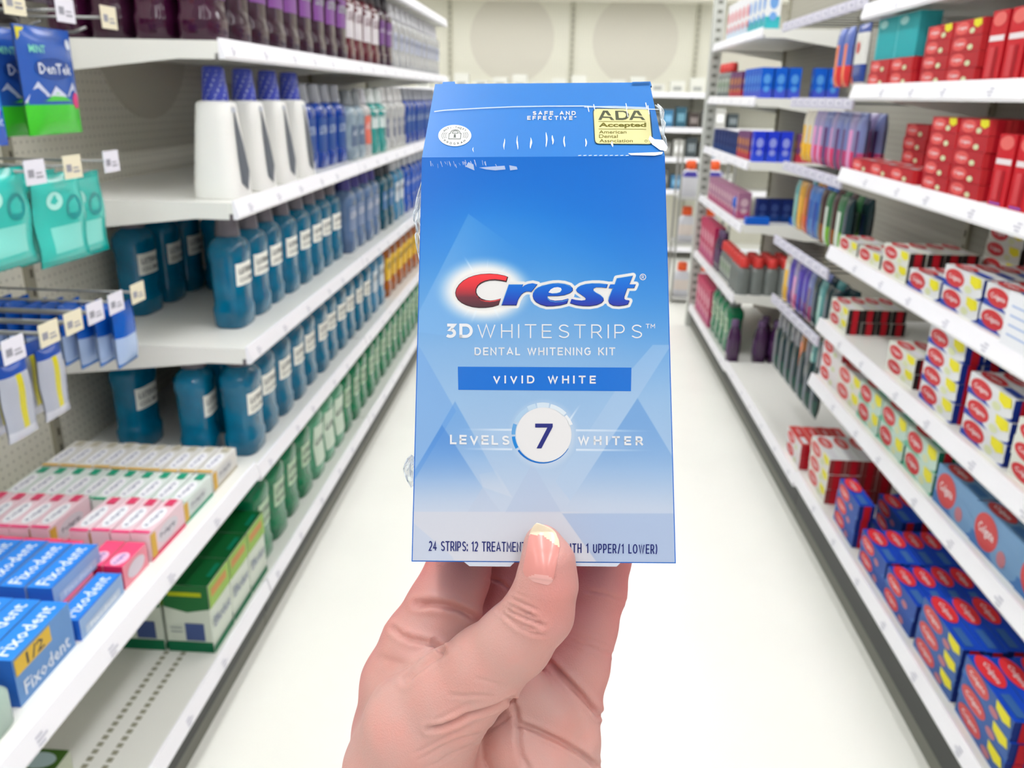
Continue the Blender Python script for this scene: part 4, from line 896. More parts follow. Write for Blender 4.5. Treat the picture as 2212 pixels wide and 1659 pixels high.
GL = {'A': (1, [[(0, 0), (.5, 1), (1, 0)], [(.2, .3), (.8, .3)]]), 'C': (.95, [arc(.52, .5, .5, .5, 48, 312, 22)]),
 'D': (.95, [[(0, 0), (0, 1), (.42, 1)]+arc(.42, .5, .5, .5, 90, -90, 16)+[(0, 0)]]), 'E': (.72, [[(.72, 1), (0, 1), (0, 0), (.72, 0)], [(0, .5), (.64, .5)]]),
 'F': (.7, [[(.7, 1), (0, 1), (0, 0)], [(0, .48), (.62, .48)]]), 'G': (1, [arc(.52, .5, .5, .5, 46, 320, 22)+[(.94, .5), (.58, .5)]]), 'H': (.85, [[(0, 0), (0, 1)], [(.85, 0), (.85, 1)], [(0, .5), (.85, .5)]]),
 'I': (.0, [[(0, 0), (0, 1)]]), 'K': (.8, [[(0, 0), (0, 1)], [(.78, 1), (0, .35)], [(.28, .6), (.82, 0)]]), 'L': (.62, [[(0, 1), (0, 0), (.62, 0)]]),
 'M': (1, [[(0, 0), (0, 1), (.5, .35), (1, 1), (1, 0)]]), 'N': (.85, [[(0, 0), (0, 1), (.85, 0), (.85, 1)]]), 'O': (1.05, [arc(.52, .5, .52, .5, 0, 360, 30)]),
 'P': (.75, [[(0, 0), (0, 1), (.42, 1)]+arc(.42, .7, .33, .3, 90, -90, 12)+[(0, .4)]]), 'R': (.8, [[(0, 0), (0, 1), (.42, 1)]+arc(.42, .71, .33, .29, 90, -90, 12)+[(0, .42)], [(.42, .42), (.8, 0)]]),
 'S': (.84, [SS]), 'T': (.85, [[(0, 1), (.85, 1)], [(.425, 1), (.425, 0)]]), 'U': (.85, [[(0, 1), (0, .38)]+arc(.425, .4, .425, .4, 180, 360, 14)+[(.85, 1)]]), 'V': (.92, [[(0, 1), (.46, 0), (.92, 1)]]),
 'W': (1.4, [[(0, 1), (.36, 0), (.7, 1), (1.04, 0), (1.4, 1)]]), '1': (.3, [[(0, .85), (.3, 1), (.3, 0)]]), '2': (.66, [arc(.33, .68, .33, .32, 150, -25, 12)+[(0, 0), (.68, 0)]]),
 '3': (.74, [[(.06, 1), (.68, 1), (.34, .6)]+arc(.34, .3, .38, .3, 80, -140, 14)]), '4': (.72, [[(.52, 0), (.52, 1), (0, .28), (.72, .28)]]), '7': (.72, [[(0, 1), (.72, 1), (.22, 0)]]),
 ':': (.0, [[(0, .0), (0, .12)], [(0, .58), (0, .7)]]), '.': (0, [[(0, 0), (0, .1)]]), '/': (.5, [[(0, -.1), (.5, 1.1)]]), '(': (.2, [arc(.62, .5, .6, .78, 130, 230, 10)]), ')': (.2, [arc(-.42, .5, .6, .78, 50, -50, 10)]),
 '-': (.35, [[(0, .45), (.35, .45)]]), '*': (.3, [[(0, .85), (.3, .85)], [(.15, 1), (.15, .7)]])}
def lettering(fl, t, x0, x1, y0, y1, sw, m, cond=1.0, space=.55, y0r=None):
    """stroked capitals between x0..x1, cap line y0, base line y1; spacing is spread to fit"""
    h = y1-y0-sw; xs = h*cond; tot = sum(GL[c][0]*xs for c in t if c != ' '); ng = len([c for c in t if c != ' ']); gaps = sum(1.0 if (t[i] != ' ' and t[i+1] != ' ') else 0 for i in range(len(t)-1)); sp = t.count(' ')
    g = (x1-x0-sw-tot)/(gaps+sp*2.6) if (gaps+sp) else 0
    x = x0+sw/2; sl = ((y0r-y0)/(x1-x0)) if y0r is not None else 0
    for i, c in enumerate(t):
        if c == ' ': x += g*1.6+g; continue
        wd, st = GL[c]
        for pl in st:
            pts = [(x+u*xs, y1-sw/2-v*h+sl*(x+u*xs-x0)) for u, v in pl]
            # extend open straight ends by half the stroke for square corners
            for (e0, e1) in ((0, 1), (-1, -2)):
                d = np.array(pts[e0])-np.array(pts[e1]); L = np.hypot(*d)
                if c not in 'OCGS23' and L > 0 and abs(d[1]) < abs(d[0])*.2 or c in 'IHLTEFPRDNM1K:.' and L > 0: pts[e0] = tuple(np.array(pts[e0])+d/L*sw/2)
            fl.ribbon(pts, sw, m)
        x += wd*xs+(g if i+1 < len(t) and t[i+1] != ' ' else 0)
WL = pm_((226, 228, 232)); NAVY = pm_((34, 40, 120)); 
f = Flat('front', 2)
lettering(f, '3D', 961, 1022, 699, 730, 6.6, WL); lettering(f, 'WHITESTRIPS', 1031, 1386, 700, 730, 2.7, WL, cond=.96, y0r=701)
lettering(f, 'TM', 1395, 1415, 699.5, 709, 1.5, WL)
lettering(f, 'DENTAL WHITENING KIT', 1025, 1329, 750.5, 767.5, 2.8, WL, cond=.86)
lettering(f, 'LEVELS', 972, 1100, 939, 959.5, 4.2, WL, cond=.98, y0r=941); lettering(f, 'WHITER', 1248, 1389, 941.5, 961, 4.2, WL, cond=.98, y0r=942.5)
link('lettering', f.mesh('lettering'), box)
f = Flat('front', 2); NB = pm_((24, 34, 110))
lettering(f, '24 STRIPS: 12 TREATMENTS', 926, 1147, 1168.5, 1190, 2.5, NB, cond=.42, y0r=1171); lettering(f, 'WITH 1 UPPER/1 LOWER)', 1216, 1420, 1173.5, 1194, 2.5, NB, cond=.42, y0r=1176)
link('contents_line', f.mesh('contents_line'), box)
f = Flat('front', 1); f.shape([(989, 792), (1364, 794), (1363, 845), (990, 842)], pm_((0, 106, 204))); ban = link('banner', f.mesh('banner'), box)
f = Flat('front', 3); lettering(f, 'VIVID WHITE', 1065, 1287, 811, 828, 3.3, WL, cond=1.0, y0r=811.6); link('lettering', f.mesh('lettering'), ban)
# number badge
f = Flat('front', 1); f.dot(1174.5, 939, 60, pm_((226, 224, 224)), 59, 48)
def seg(a0, a1, w0, w1, c, r=63.5):
    n = 14; pts = []; 
    for i in range(n+1):
        a = math.radians(a0+(a1-a0)*i/n); ww = w0+(w1-w0)*i/n; pts.append((1172.5+(r+ww/2)*math.cos(a), 937.5+(r+ww/2-1)*math.sin(a)))
    for i in range(n, -1, -1):
        a = math.radians(a0+(a1-a0)*i/n); ww = w0+(w1-w0)*i/n; pts.append((1172.5+(r-ww/2)*math.cos(a), 937.5+(r-ww/2-1)*math.sin(a)))
    f.shape(pts, pm_(c))
seg(146, 30, 4.5, 1, (0, 104, 190)); seg(175, 151, 7, 7, (24, 130, 210)); seg(200, 179, 8, 8, (96, 160, 216)); seg(238, 205, 8, 10, (170, 200, 226)); seg(256, 240, 10, 11, (190, 212, 230)); seg(282, 259, 11, 11, (206, 220, 232)); seg(318, 285, 11, 9, (216, 226, 234)); seg(342, 321, 9, 6, (228, 230, 232))
bad = link('badge', f.mesh('badge'), box)
f = Flat('front', 3); f.shape([(1156, 915), (1194, 915), (1194, 922), (1169.5, 968.5), (1159, 968.5), (1182.5, 923.5), (1156, 923.5)], NAVY); link('numeral', f.mesh('numeral'), bad)
# brand word
logo = link('brand_word', None, box)
def ramp_mat(name, stops, y0, y1):                  # printed colour that changes along the height of the letters
    m = bpy.data.materials.new(name); m.use_nodes = True; nt = m.node_tree; bs = nt.nodes['Principled BSDF']
    tc = nt.nodes.new('ShaderNodeTexCoord'); sp = nt.nodes.new('ShaderNodeSeparateXYZ'); mr = nt.nodes.new('ShaderNodeMapRange'); cr_ = nt.nodes.new('ShaderNodeValToRGB')
    nt.links.new(tc.outputs['Object'], sp.inputs[0]); nt.links.new(sp.outputs[1], mr.inputs['Value']); mr.inputs['From Min'].default_value = y0; mr.inputs['From Max'].default_value = y1
    nt.links.new(mr.outputs[0], cr_.inputs[0]); nt.links.new(cr_.outputs[0], bs.inputs['Base Color'])
    el = cr_.color_ramp.elements
    while len(el) < len(stops): el.new(.5)
    for e, (p, c) in zip(el, stops): e.position = p; e.color = lin(c)
    bs.inputs['Roughness'].default_value = .32; bs.inputs['Specular IOR Level'].default_value = .2; return m
yb, yt = hit(1200, 665)[1], hit(1200, 590)[1]
red = ramp_mat('initial_print', [(0, (64, 36, 46)), (.3, (100, 38, 50)), (.62, (196, 42, 50)), (1, (226, 52, 56))], yb, yt)
blu = ramp_mat('letter_print', [(0, (44, 40, 140)), (.22, (14, 60, 164)), (.5, (0, 88, 186)), (1, (6, 110, 200))], yb, yt)
DK = pm_((20, 34, 110))
f = Flat('front', 2); f.shape(Cout, pm_((58, 26, 34))); lt = link('initial', f.mesh('initial'), logo)
f = Flat('front', 3); f.shape(Cin, red); link('initial_face', f.mesh('initial_face'), logo)
f = Flat('front', 3); rl = pm_((226, 74, 76)); f.ribbon([cr(*p) for p in [(600, 800), (640, 850), (700, 890), (790, 912), (890, 916), (1000, 902), (1108, 872)]], 2.2, rl); link('initial_rim', f.mesh('initial_rim'), logo)
for nm, pl in (('letter', rP), ('letter', eP), ('letter', sP), ('letter', tP)):
    f = Flat('front', 3); f.shape(pl, DK); link('letter_shade', f.mesh('letter_shade'), logo)
    g = [(x-.9, y-.9) for x, y in pl]; cx_ = sum(p[0] for p in pl)/len(pl); cy_ = sum(p[1] for p in pl)/len(pl)
    f = Flat('front', 4); f.shape([(x+(cx_-x)*.018-.5, y+(cy_-y)*.03-.6) for x, y in pl], blu); link('letter', f.mesh('letter'), logo)
f = Flat('front', 5); f.shape(eH, OFFW); link('letter_counter', f.mesh('letter_counter'), logo)
f = Flat('front', 5); lb = pm_((84, 160, 222))
f.ribbon([cs(*p) for p in [(130, 742), (230, 738), (300, 716), (338, 664)]], 1.2, lb); f.ribbon([cs(*p) for p in [(25, 815), (40, 865), (90, 905), (200, 928), (350, 916), (480, 878)]], 1.2, lb)
f.ribbon([cr(*p) for p in [(1140, 1000), (1298, 550), (1600, 550)]], 1.2, lb); f.ribbon([cr(1835, 720), cr(1870, 662), cr(1940, 608), cr(2110, 556), cs(150, 526), cs(400, 536), cs(560, 610)], 1.2, lb)
f.ribbon([cs(*p) for p in [(650, 660), (680, 616), (750, 572), (860, 540), (1000, 524), (1300, 540)]], 1.2, lb); f.ribbon([cs(*p) for p in [(1020, 680), (1080, 726), (1180, 782), (1240, 840)]], 1.2, lb)
f.ribbon([cs(*p) for p in [(1350, 900), (1366, 830), (1450, 625)]], 1.2, lb); f.ribbon([cs(*p) for p in [(1490, 545), (1535, 416), (1870, 362)]], 1.2, lb)
link('letter_highlight', f.mesh('letter_highlight'), logo)
f = Flat('front', 2); f.ribbon(arc(1388.7, 598.3, 6.2, 6.2, 0, 360, 24)[:-1], 1.6, OFFW, closed=True); lettering(f, 'R', 1386, 1391.5, 594.5, 602, 1.2, OFFW, cond=.8); link('registered_mark', f.mesh('registered_mark'), logo)
# slanted panel: seal, wording, sticker
f = Flat('s', 2); lettering(f, 'SAFE AND', 1150, 1244, 240, 248.6, 1.9, WL, cond=1.15); lettering(f, 'EFFECTIVE*', 1139, 1245, 250.4, 259, 1.9, WL, cond=1.1); link('lettering', f.mesh('lettering'), box)
def rrect(c, r, n=6):                               # rounded quadrilateral
    out = []
    for i in range(4):
        p = np.array(c[i], float); a = np.array(c[i-1], float); q_ = np.array(c[(i+1) % 4], float)
        u = (a-p)/np.hypot(*(a-p))*r; v = (q_-p)/np.hypot(*(q_-p))*r
        for k in range(n+1):
            t = k/n; out.append(tuple((p+u)*(1-t)**2+2*t*(1-t)*p+(p+v)*t*t))
    return out
f = Flat('s', 1); f.shape(rrect([(1280, 233.5), (1404.5, 234.5), (1412, 313), (1284, 312)], 10), pm_((14, 60, 84))); seal = link('seal', f.mesh('seal'), box)
f = Flat('s', 2); f.shape(rrect([(1282, 235), (1402, 236), (1409, 311), (1286, 310)], 9), pm_((222, 216, 156))); link('seal_face', f.mesh('seal_face'), seal)
f = Flat('s', 3); GR = pm_((78, 82, 60)); OL = pm_((110, 104, 20))
def q3(x, y): return (1270+x/13.825, 225+y/13.82)
for ox in (0, 925):
    f.shape([q3(310+ox*1.0, 470), q3(450+ox, 190), q3(600+ox, 192), q3(560+ox, 250), q3(520+ox, 240), q3(400+ox, 472)], GR)
    f.shape([q3(590+ox, 190), q3(700+ox, 345), q3(600+ox, 335), q3(520+ox, 235)], GR)
    f.shape([q3(450+ox, 365), q3(700+ox, 375), q3(790+ox, 472), q3(690+ox, 470), q3(640+ox, 412), q3(430+ox, 408)], GR)
f.shape([q3(810, 195), q3(1060, 195), q3(1170, 225), q3(1230, 300), q3(1215, 400), q3(1130, 455), q3(1040, 474), q3(830, 470)], GR)
f.ribbon([q3(310, 515), q3(1725, 522)], 1.0, OL); f.ribbon([q3(320, 740), q3(1745, 746)], 1.0, OL)
f.font('Accepted', *q3(325, 0)[:1], q3(1740, 0)[0], q3(0, 550)[1], q3(0, 718)[1], OL, bold=.035)
f.font('American', q3(330, 0)[0], q3(1150, 0)[0], q3(0, 780)[1], q3(0, 878)[1], OL, bold=.008); f.font('Dental', q3(332, 0)[0], q3(890, 0)[0], q3(0, 905)[1], q3(0, 1008)[1], OL, bold=.008); f.font('Association', q3(342, 0)[0], q3(1340, 0)[0], q3(0, 1040)[1], q3(0, 1140)[1], OL, bold=.008)
f.ribbon(arc(q3(1735, 0)[0], q3(0, 1100)[1], 3, 2.1, 0, 360, 14)[:-1], .8, OL, closed=True)
link('lettering', f.mesh('lettering'), seal)
f = Flat('s', 4); f.shape([q3(905, 235), q3(1050, 235), q3(1120, 270), q3(1140, 330), q3(1110, 395), q3(1030, 415), q3(925, 412)], pm_((222, 216, 156))); link('letter_counter', f.mesh('letter_counter'), seal)
f = Flat('s', 1); f.dot(982.4, 292.8, 35.6, pm_((240, 242, 240)), 23, 48); st = link('sticker', f.mesh('sticker'), box)
f = Flat('s', 2); KG = pm_((84, 92, 86))
def q4(x, y): return (930+x/20.11, 255+y/20.11)
f.ribbon([q4(*p) for p in [(1270, 660), (1330, 665), (1300, 905), (785, 900), (810, 670), (860, 668), (880, 600), (950, 530), (1080, 505), (1200, 530), (1270, 600)]], 1.5, KG, closed=True)
f.ribbon([q4(*p) for p in [(945, 655), (960, 600), (1010, 565), (1080, 550), (1150, 565), (1195, 605), (1200, 655)]], 1.5, KG, closed=True)
f.dot(*q4(1055, 740), 2.6, KG, 2.2, 12); f.shape([q4(1030, 750), q4(1080, 750), q4(1120, 850), q4(985, 850)], KG)
for k in range(3):
    f.ribbon([q4(570+80*k, 620), q4(500+80*k, 700), q4(500+80*k, 830), q4(545+80*k, 910-25*k)], 1.1, KG)
    f.ribbon([q4(1560-75*k, 600+15*k), q4(1620-80*k, 690), q4(1615-80*k, 800), q4(1550-75*k, 890-20*k)], 1.1, KG)
def ring_text(t, a0, a1, rx, ry, hh, flip):
    for i, c in enumerate(t):
        a = math.radians(a0+(a1-a0)*i/(len(t)-1)); px_ = 982.4+rx*math.cos(a); py_ = 292.8+ry*math.sin(a)
        tx = np.array([-math.sin(a)*rx, math.cos(a)*ry]); tx = tx/np.hypot(*tx)*(1 if not flip else -1); nx = np.array([tx[1], -tx[0]])
        wd, sts = GL[c]
        for s_ in sts: f.ribbon([(px_+tx[0]*(u-wd/2)*hh+nx[0]*(v-.5)*hh, py_+tx[1]*(u-wd/2)*hh+nx[1]*(v-.5)*hh) for u, v in s_], 1.1, KG)
ring_text('ANTI-THEFT', 217, 322, 28.5, 17.6, 3.9, False); ring_text('PROGRAM', 141, 42, 28, 17.4, 3.9, True)
link('padlock_mark', f.mesh('padlock_mark'), st)
# shrink film: seam, crease glare painted as white slivers, loose crinkled edges
FILM = mat((236, 244, 252), .12, alpha=.55); FILM2 = mat((236, 246, 250), .15, alpha=.42); GLARE = mat((250, 252, 255), .2, alpha=.92)
f = Flat('s', 6); f.ribbon([(938, 241), (960, 238), (1040, 233.5), (1110, 230.5), (1180, 229.3), (1262, 229), (1310, 232), (1360, 234), (1428, 236.5)], 2.0, FILM)
f.ribbon([(1262, 231), (1330, 230), (1400, 233)], 2.6, FILM2); link('film_seam', f.mesh('film_seam'), box)
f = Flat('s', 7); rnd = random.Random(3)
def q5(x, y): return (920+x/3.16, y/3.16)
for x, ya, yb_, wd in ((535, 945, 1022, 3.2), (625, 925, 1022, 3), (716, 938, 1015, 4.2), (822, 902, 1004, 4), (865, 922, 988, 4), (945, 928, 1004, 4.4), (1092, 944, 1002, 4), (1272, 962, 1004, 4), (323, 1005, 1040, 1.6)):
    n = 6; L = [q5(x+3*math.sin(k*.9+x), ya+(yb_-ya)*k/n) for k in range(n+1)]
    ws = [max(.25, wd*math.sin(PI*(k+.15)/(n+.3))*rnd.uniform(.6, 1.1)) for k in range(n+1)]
    f.shape([(p[0]-w_/2, p[1]) for p, w_ in zip(L, ws)]+[(p[0]+w_/2, p[1]) for p, w_ in list(zip(L, ws))[::-1]], GLARE)
f.shape([q5(1530, 925), q5(1560, 950), q5(1620, 955), q5(1650, 1005), q5(1640, 1030), q5(1600, 1025), q5(1545, 985), q5(1520, 950)], GLARE)
f.shape([q5(1380, 1046), q5(1560, 1040), q5(1618, 1036), q5(1612, 1052), q5(1560, 1062), q5(1400, 1058)], GLARE)
for k in range(10): f.ribbon([q5(1040+36*k, 1062), q5(1060+36*k, 1060)], 1.0, GLARE)
for x, yy in ((1145, 712), (1365, 705), (1500, 700), (1105, 725)): f.ribbon([q5(x, yy), q5(x+8, yy+38)], 1.6, GLARE)
f.ribbon([q5(1368, 740), q5(1380, 800)], 1.4, GLARE); f.ribbon([q5(1515, 720), q5(1525, 780)], 1.8, GLARE)
link('film_crease_glint', f.mesh('film_crease_glint'), box)  # glare streaks of the film, painted on as flat white slivers
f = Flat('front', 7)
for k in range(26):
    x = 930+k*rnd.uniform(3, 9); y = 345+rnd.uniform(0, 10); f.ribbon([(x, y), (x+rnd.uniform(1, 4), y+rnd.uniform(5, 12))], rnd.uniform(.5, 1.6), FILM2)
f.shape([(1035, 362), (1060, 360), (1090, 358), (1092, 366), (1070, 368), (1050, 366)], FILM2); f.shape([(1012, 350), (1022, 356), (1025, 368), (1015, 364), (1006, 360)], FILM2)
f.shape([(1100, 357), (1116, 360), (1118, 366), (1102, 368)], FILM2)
link('film_crease_glint', f.mesh('film_crease_glint'), box)
def crinkle(inner, outer, name, seed, nseg=5):
    r_ = random.Random(seed); b = MB(); n = len(inner); vs = []
    for i in range(n):
        for k in range(nseg+1):
            t = k/nseg; x = inner[i][0]*(1-t)+outer[i][0]*t; y = inner[i][1]*(1-t)+outer[i][1]*t
            p = hit(x+r_.uniform(-1, 1)*(0 < k < nseg), y+r_.uniform(-3, 3)*(0 < k), 'front', -.004-.012*t+(r_.uniform(-.004, .004) if k else 0)); vs.append(p)
    fs = [(i*(nseg+1)+k, i*(nseg+1)+k+1, (i+1)*(nseg+1)+k+1, (i+1)*(nseg+1)+k) for i in range(n-1) for k in range(nseg)]
    tr = []
    for a_, b_, c_, d_ in fs: tr += [(a_, b_, c_), (a_, c_, d_)]
    b.add(vs, tr, mat((222, 234, 240), .1, alpha=.5)); 
    for i in range(n-1):                            # bright folded rim
        b.tube([vs[i*(nseg+1)+nseg], vs[(i+1)*(nseg+1)+nseg]], .0003, mat((240, 246, 250), .2, alpha=.8), 5)
    for q_ in range(9):
        i = r_.randrange(n-3); b.tube([vs[i*(nseg+1)+r_.randrange(1, nseg)], vs[(i+2)*(nseg+1)+r_.randrange(1, nseg)]], .0003, mat((240, 246, 250), .2, alpha=.7), 5)
    o = link(name, b.mesh(name), box); return o
out = [(918, 355), (914, 385), (907, 405), (901, 428), (897, 448), (893, 460), (894, 475), (898, 486), (900, 500), (897, 508), (899, 525), (903, 545), (906, 560), (910, 580), (913, 600), (913, 640), (912, 690)]
inn = [(919.5-(y-345)*.037, y) for x, y in out]
crinkle(inn, out, 'loose_film', 5)
out = [(889, 985), (880, 992), (874, 1003), (872, 1015), (876, 1030), (881, 1042), (888, 1052)]; crinkle([(896, y) for x, y in out], out, 'loose_film', 8, 4)
out = [(1421, 225), (1430, 233), (1434, 243), (1432, 255), (1437, 268), (1436, 276), (1434, 290), (1438, 300), (1441, 320)]; crinkle([(x-7, y) for x, y in out], out, 'loose_film', 9, 3)

# ================================================================== the hand
def chain(pts):                                     # (px, py, radius in px, depth) -> camera space
    return [(camvec(x, y, d), r*d/F) for x, y, r, d in pts]
thumb = [(1172, 1173, 40, .3235), (1183, 1213, 55, .3215), (1181, 1262, 64, .323), (1164, 1322, 73, .327), (1112, 1384, 79, .333), (1048, 1440, 86, .341), (978, 1502, 100, .350), (910, 1575, 125, .360), (885, 1665, 140, .372), (880, 1790, 150, .385)]
index = [(1020, 1130, 58, .400), (1000, 1190, 64, .399), (985, 1250, 70, .396), (958, 1312, 78, .390), (915, 1395, 90, .387), (882, 1480, 100, .388), (868, 1585, 104, .392), (870, 1700, 112, .398)]
middle = [(1100, 1120, 50, .420), (1098, 1200, 52, .421), (1088, 1270, 57, .420), (1066, 1345, 62, .416), (1030, 1430, 82, .403), (985, 1540, 100, .402), (960, 1680, 110, .402)]
ring = [(1205, 1120, 54, .420), (1205, 1200, 57, .420), (1196, 1290, 60, .418), (1170, 1385, 66, .412), (1120, 1480, 84, .403), (1070, 1600, 100, .400), (1040, 1720, 105, .400)]
little = [(1318, 1120, 52, .403), (1304, 1205, 57, .402), (1292, 1275, 59, .399), (1270, 1355, 61, .394), (1248, 1440, 66, .391), (1218, 1525, 78, .390), (1190, 1620, 92, .390), (1150, 1740, 110, .392)]
pad1 = [(1130, 1500, 62, .378), (1190, 1552, 66, .379), (1232, 1600, 62, .383), (1230, 1680, 66, .386)]
pad2 = [(1110, 1600, 72, .374), (1165, 1650, 82, .374), (1200, 1720, 90, .376), (1180, 1820, 100, .380)]
mid = [(1010, 1600, 90, .388), (1010, 1720, 120, .388), (1000, 1860, 150, .392)]
web = [(905, 1420, 60, .378), (930, 1470, 60, .368)]
wrist = [(930, 1760, 170, .392), (985, 1900, 185, .398), (1010, 2040, 190, .400)]
wrist2 = [(1120, 1800, 120, .392), (1070, 1950, 150, .398), (1060, 2040, 160, .400)]
def segd(P, a, ra, c, rc):
    ab = c-a; t = np.clip(((P-a)@ab)/ab.dot(ab), 0, 1); return np.linalg.norm(P-a-t[..., None]*ab, axis=-1)-(ra+(rc-ra)*t)
def smin(a, c, k): h = np.maximum(k-np.abs(a-c), 0)/k; return np.minimum(a, c)-h*h*k*.25
STEP = .0008
chains = [(index, .004), (middle, .003), (ring, .003), (little, .003), (mid, .008), (wrist, .012), (wrist2, .01), (pad1, .0035), (pad2, .004), (web, .006), (thumb, .005)]
allp = np.array([p for ch, _ in chains for p, r in chain(ch)]); allr = np.array([r for ch, _ in chains for p, r in chain(ch)])
lo = (allp-allr[:, None]).min(0)-.003; hi = (allp+allr[:, None]).max(0)+.003
nx, ny, nz = [int(math.ceil((hi[i]-lo[i])/STEP))+1 for i in range(3)]
gx, gy, gz = [lo[i]+STEP*np.arange(k) for i, k in enumerate((nx, ny, nz))]
FD = np.full((nx, ny, nz), .05, np.float32)
for ch, kk in chains:
    C_ = chain(ch); fc = None
    pa = np.array([p for p, r in C_]); ra = np.array([r for p, r in C_])
    l2 = (pa-ra[:, None]).min(0)-.015; h2 = (pa+ra[:, None]).max(0)+.015
    s0 = [max(0, int((l2[i]-lo[i])/STEP)) for i in range(3)]; s1 = [min(k, int((h2[i]-lo[i])/STEP)+2) for i, k in enumerate((nx, ny, nz))]
    G_ = np.stack(np.meshgrid(gx[s0[0]:s1[0]], gy[s0[1]:s1[1]], gz[s0[2]:s1[2]], indexing='ij'), -1).astype(np.float32)
    for (a, r0), (c, r1) in zip(C_[:-1], C_[1:]):
        d = segd(G_, a.astype(np.float32), r0, c.astype(np.float32), r1).astype(np.float32); fc = d if fc is None else smin(fc, d, .004)
    sub = FD[s0[0]:s1[0], s0[1]:s1[1], s0[2]:s1[2]]; FD[s0[0]:s1[0], s0[1]:s1[1], s0[2]:s1[2]] = smin(sub, fc, kk)
def surface_nets(f, lo, st):
    ins = f < 0; nx, ny, nz = f.shape
    c = [ins[i:nx-1+i, j:ny-1+j, k:nz-1+k] for i in (0, 1) for j in (0, 1) for k in (0, 1)]
    cnt = sum(a.astype(np.int8) for a in c); act = (cnt > 0) & (cnt < 8)
    ids = np.full(act.shape, -1, np.int64); I, J, K = np.nonzero(act); ids[I, J, K] = np.arange(len(I))
    acc = np.zeros((len(I), 3)); num = np.zeros(len(I))
    cor = [(i, j, k) for i in (0, 1) for j in (0, 1) for k in (0, 1)]
    for a in cor:
        for ax in range(3):
            if a[ax] == 0:
                bb_ = list(a); bb_[ax] = 1
                fa = f[I+a[0], J+a[1], K+a[2]]; fb = f[I+bb_[0], J+bb_[1], K+bb_[2]]; m = (fa < 0) != (fb < 0)
                t = np.where(m, fa/(fa-fb+1e-12), 0); p = np.array(a, float)[None, :].repeat(len(I), 0); p[:, ax] += t
                acc += p*m[:, None]; num += m
    V = (np.stack([I, J, K], 1)+acc/num[:, None])*st+lo
    Fq = []
    for ax in range(3):
        u, v = [(1, 2), (2, 0), (0, 1)][ax]
        sl0 = [slice(None)]*3; sl1 = [slice(None)]*3; sl0[ax] = slice(0, -1); sl1[ax] = slice(1, None)
        a = ins[tuple(sl0)]; c_ = ins[tuple(sl1)]; E = np.argwhere(a != c_); 
        ok = (E[:, u] > 0) & (E[:, v] > 0) & (E[:, u] < f.shape[u]-1) & (E[:, v] < f.shape[v]-1); E = E[ok]
        def cell(du, dv): q = E.copy(); q[:, u] += du; q[:, v] += dv; return ids[q[:, 0], q[:, 1], q[:, 2]]
        qd = np.stack([cell(-1, -1), cell(0, -1), cell(0, 0), cell(-1, 0)], 1)
        flip = ~a[tuple(E.T)] if True else None
        qd[flip] = qd[flip][:, ::-1]; Fq.append(qd)
    return V, np.concatenate(Fq)
Vh, Fh = surface_nets(FD, lo, STEP)
# light smoothing
ed = np.concatenate([Fh[:, [0, 1]], Fh[:, [1, 2]], Fh[:, [2, 3]], Fh[:, [3, 0]]])
for it in range(5):
    sm = np.zeros_like(Vh); ct = np.zeros(len(Vh))
    for a, c in ((0, 1), (1, 0)):
        np.add.at(sm, ed[:, a], Vh[ed[:, c]]); np.add.at(ct, ed[:, a], 1)
    Vh = Vh*.5+.5*sm/ct[:, None]
def vnorm(V, Q):
    n = np.cross(V[Q[:, 2]]-V[Q[:, 0]], V[Q[:, 3]]-V[Q[:, 1]]); N = np.zeros_like(V)
    for k in range(4): np.add.at(N, Q[:, k], n)
    return N/(np.linalg.norm(N, axis=1)[:, None]+1e-12)
Nh = vnorm(Vh, Fh)
px_, py_ = CX+F*Vh[:, 0]/-Vh[:, 2], CY-F*Vh[:, 1]/-Vh[:, 2]
facing = Nh[:, 2] > .05
def pld(px, py, pl):
    d = np.full(px.shape, 1e9)
    for (x0, y0), (x1, y1) in zip(pl[:-1], pl[1:]):
        ex_, ey_ = x1-x0, y1-y0; t = np.clip(((px-x0)*ex_+(py-y0)*ey_)/(ex_*ex_+ey_*ey_), 0, 1); d = np.minimum(d, np.hypot(px-x0-t*ex_, py-y0-t*ey_))
    return d
def q6(*P): return [(740+x/2.967, 1100+y/2.967) for x, y in P]
TH, BK = (.30, .366), (.36, .42)                    # depth ranges: thumb side and fingers behind
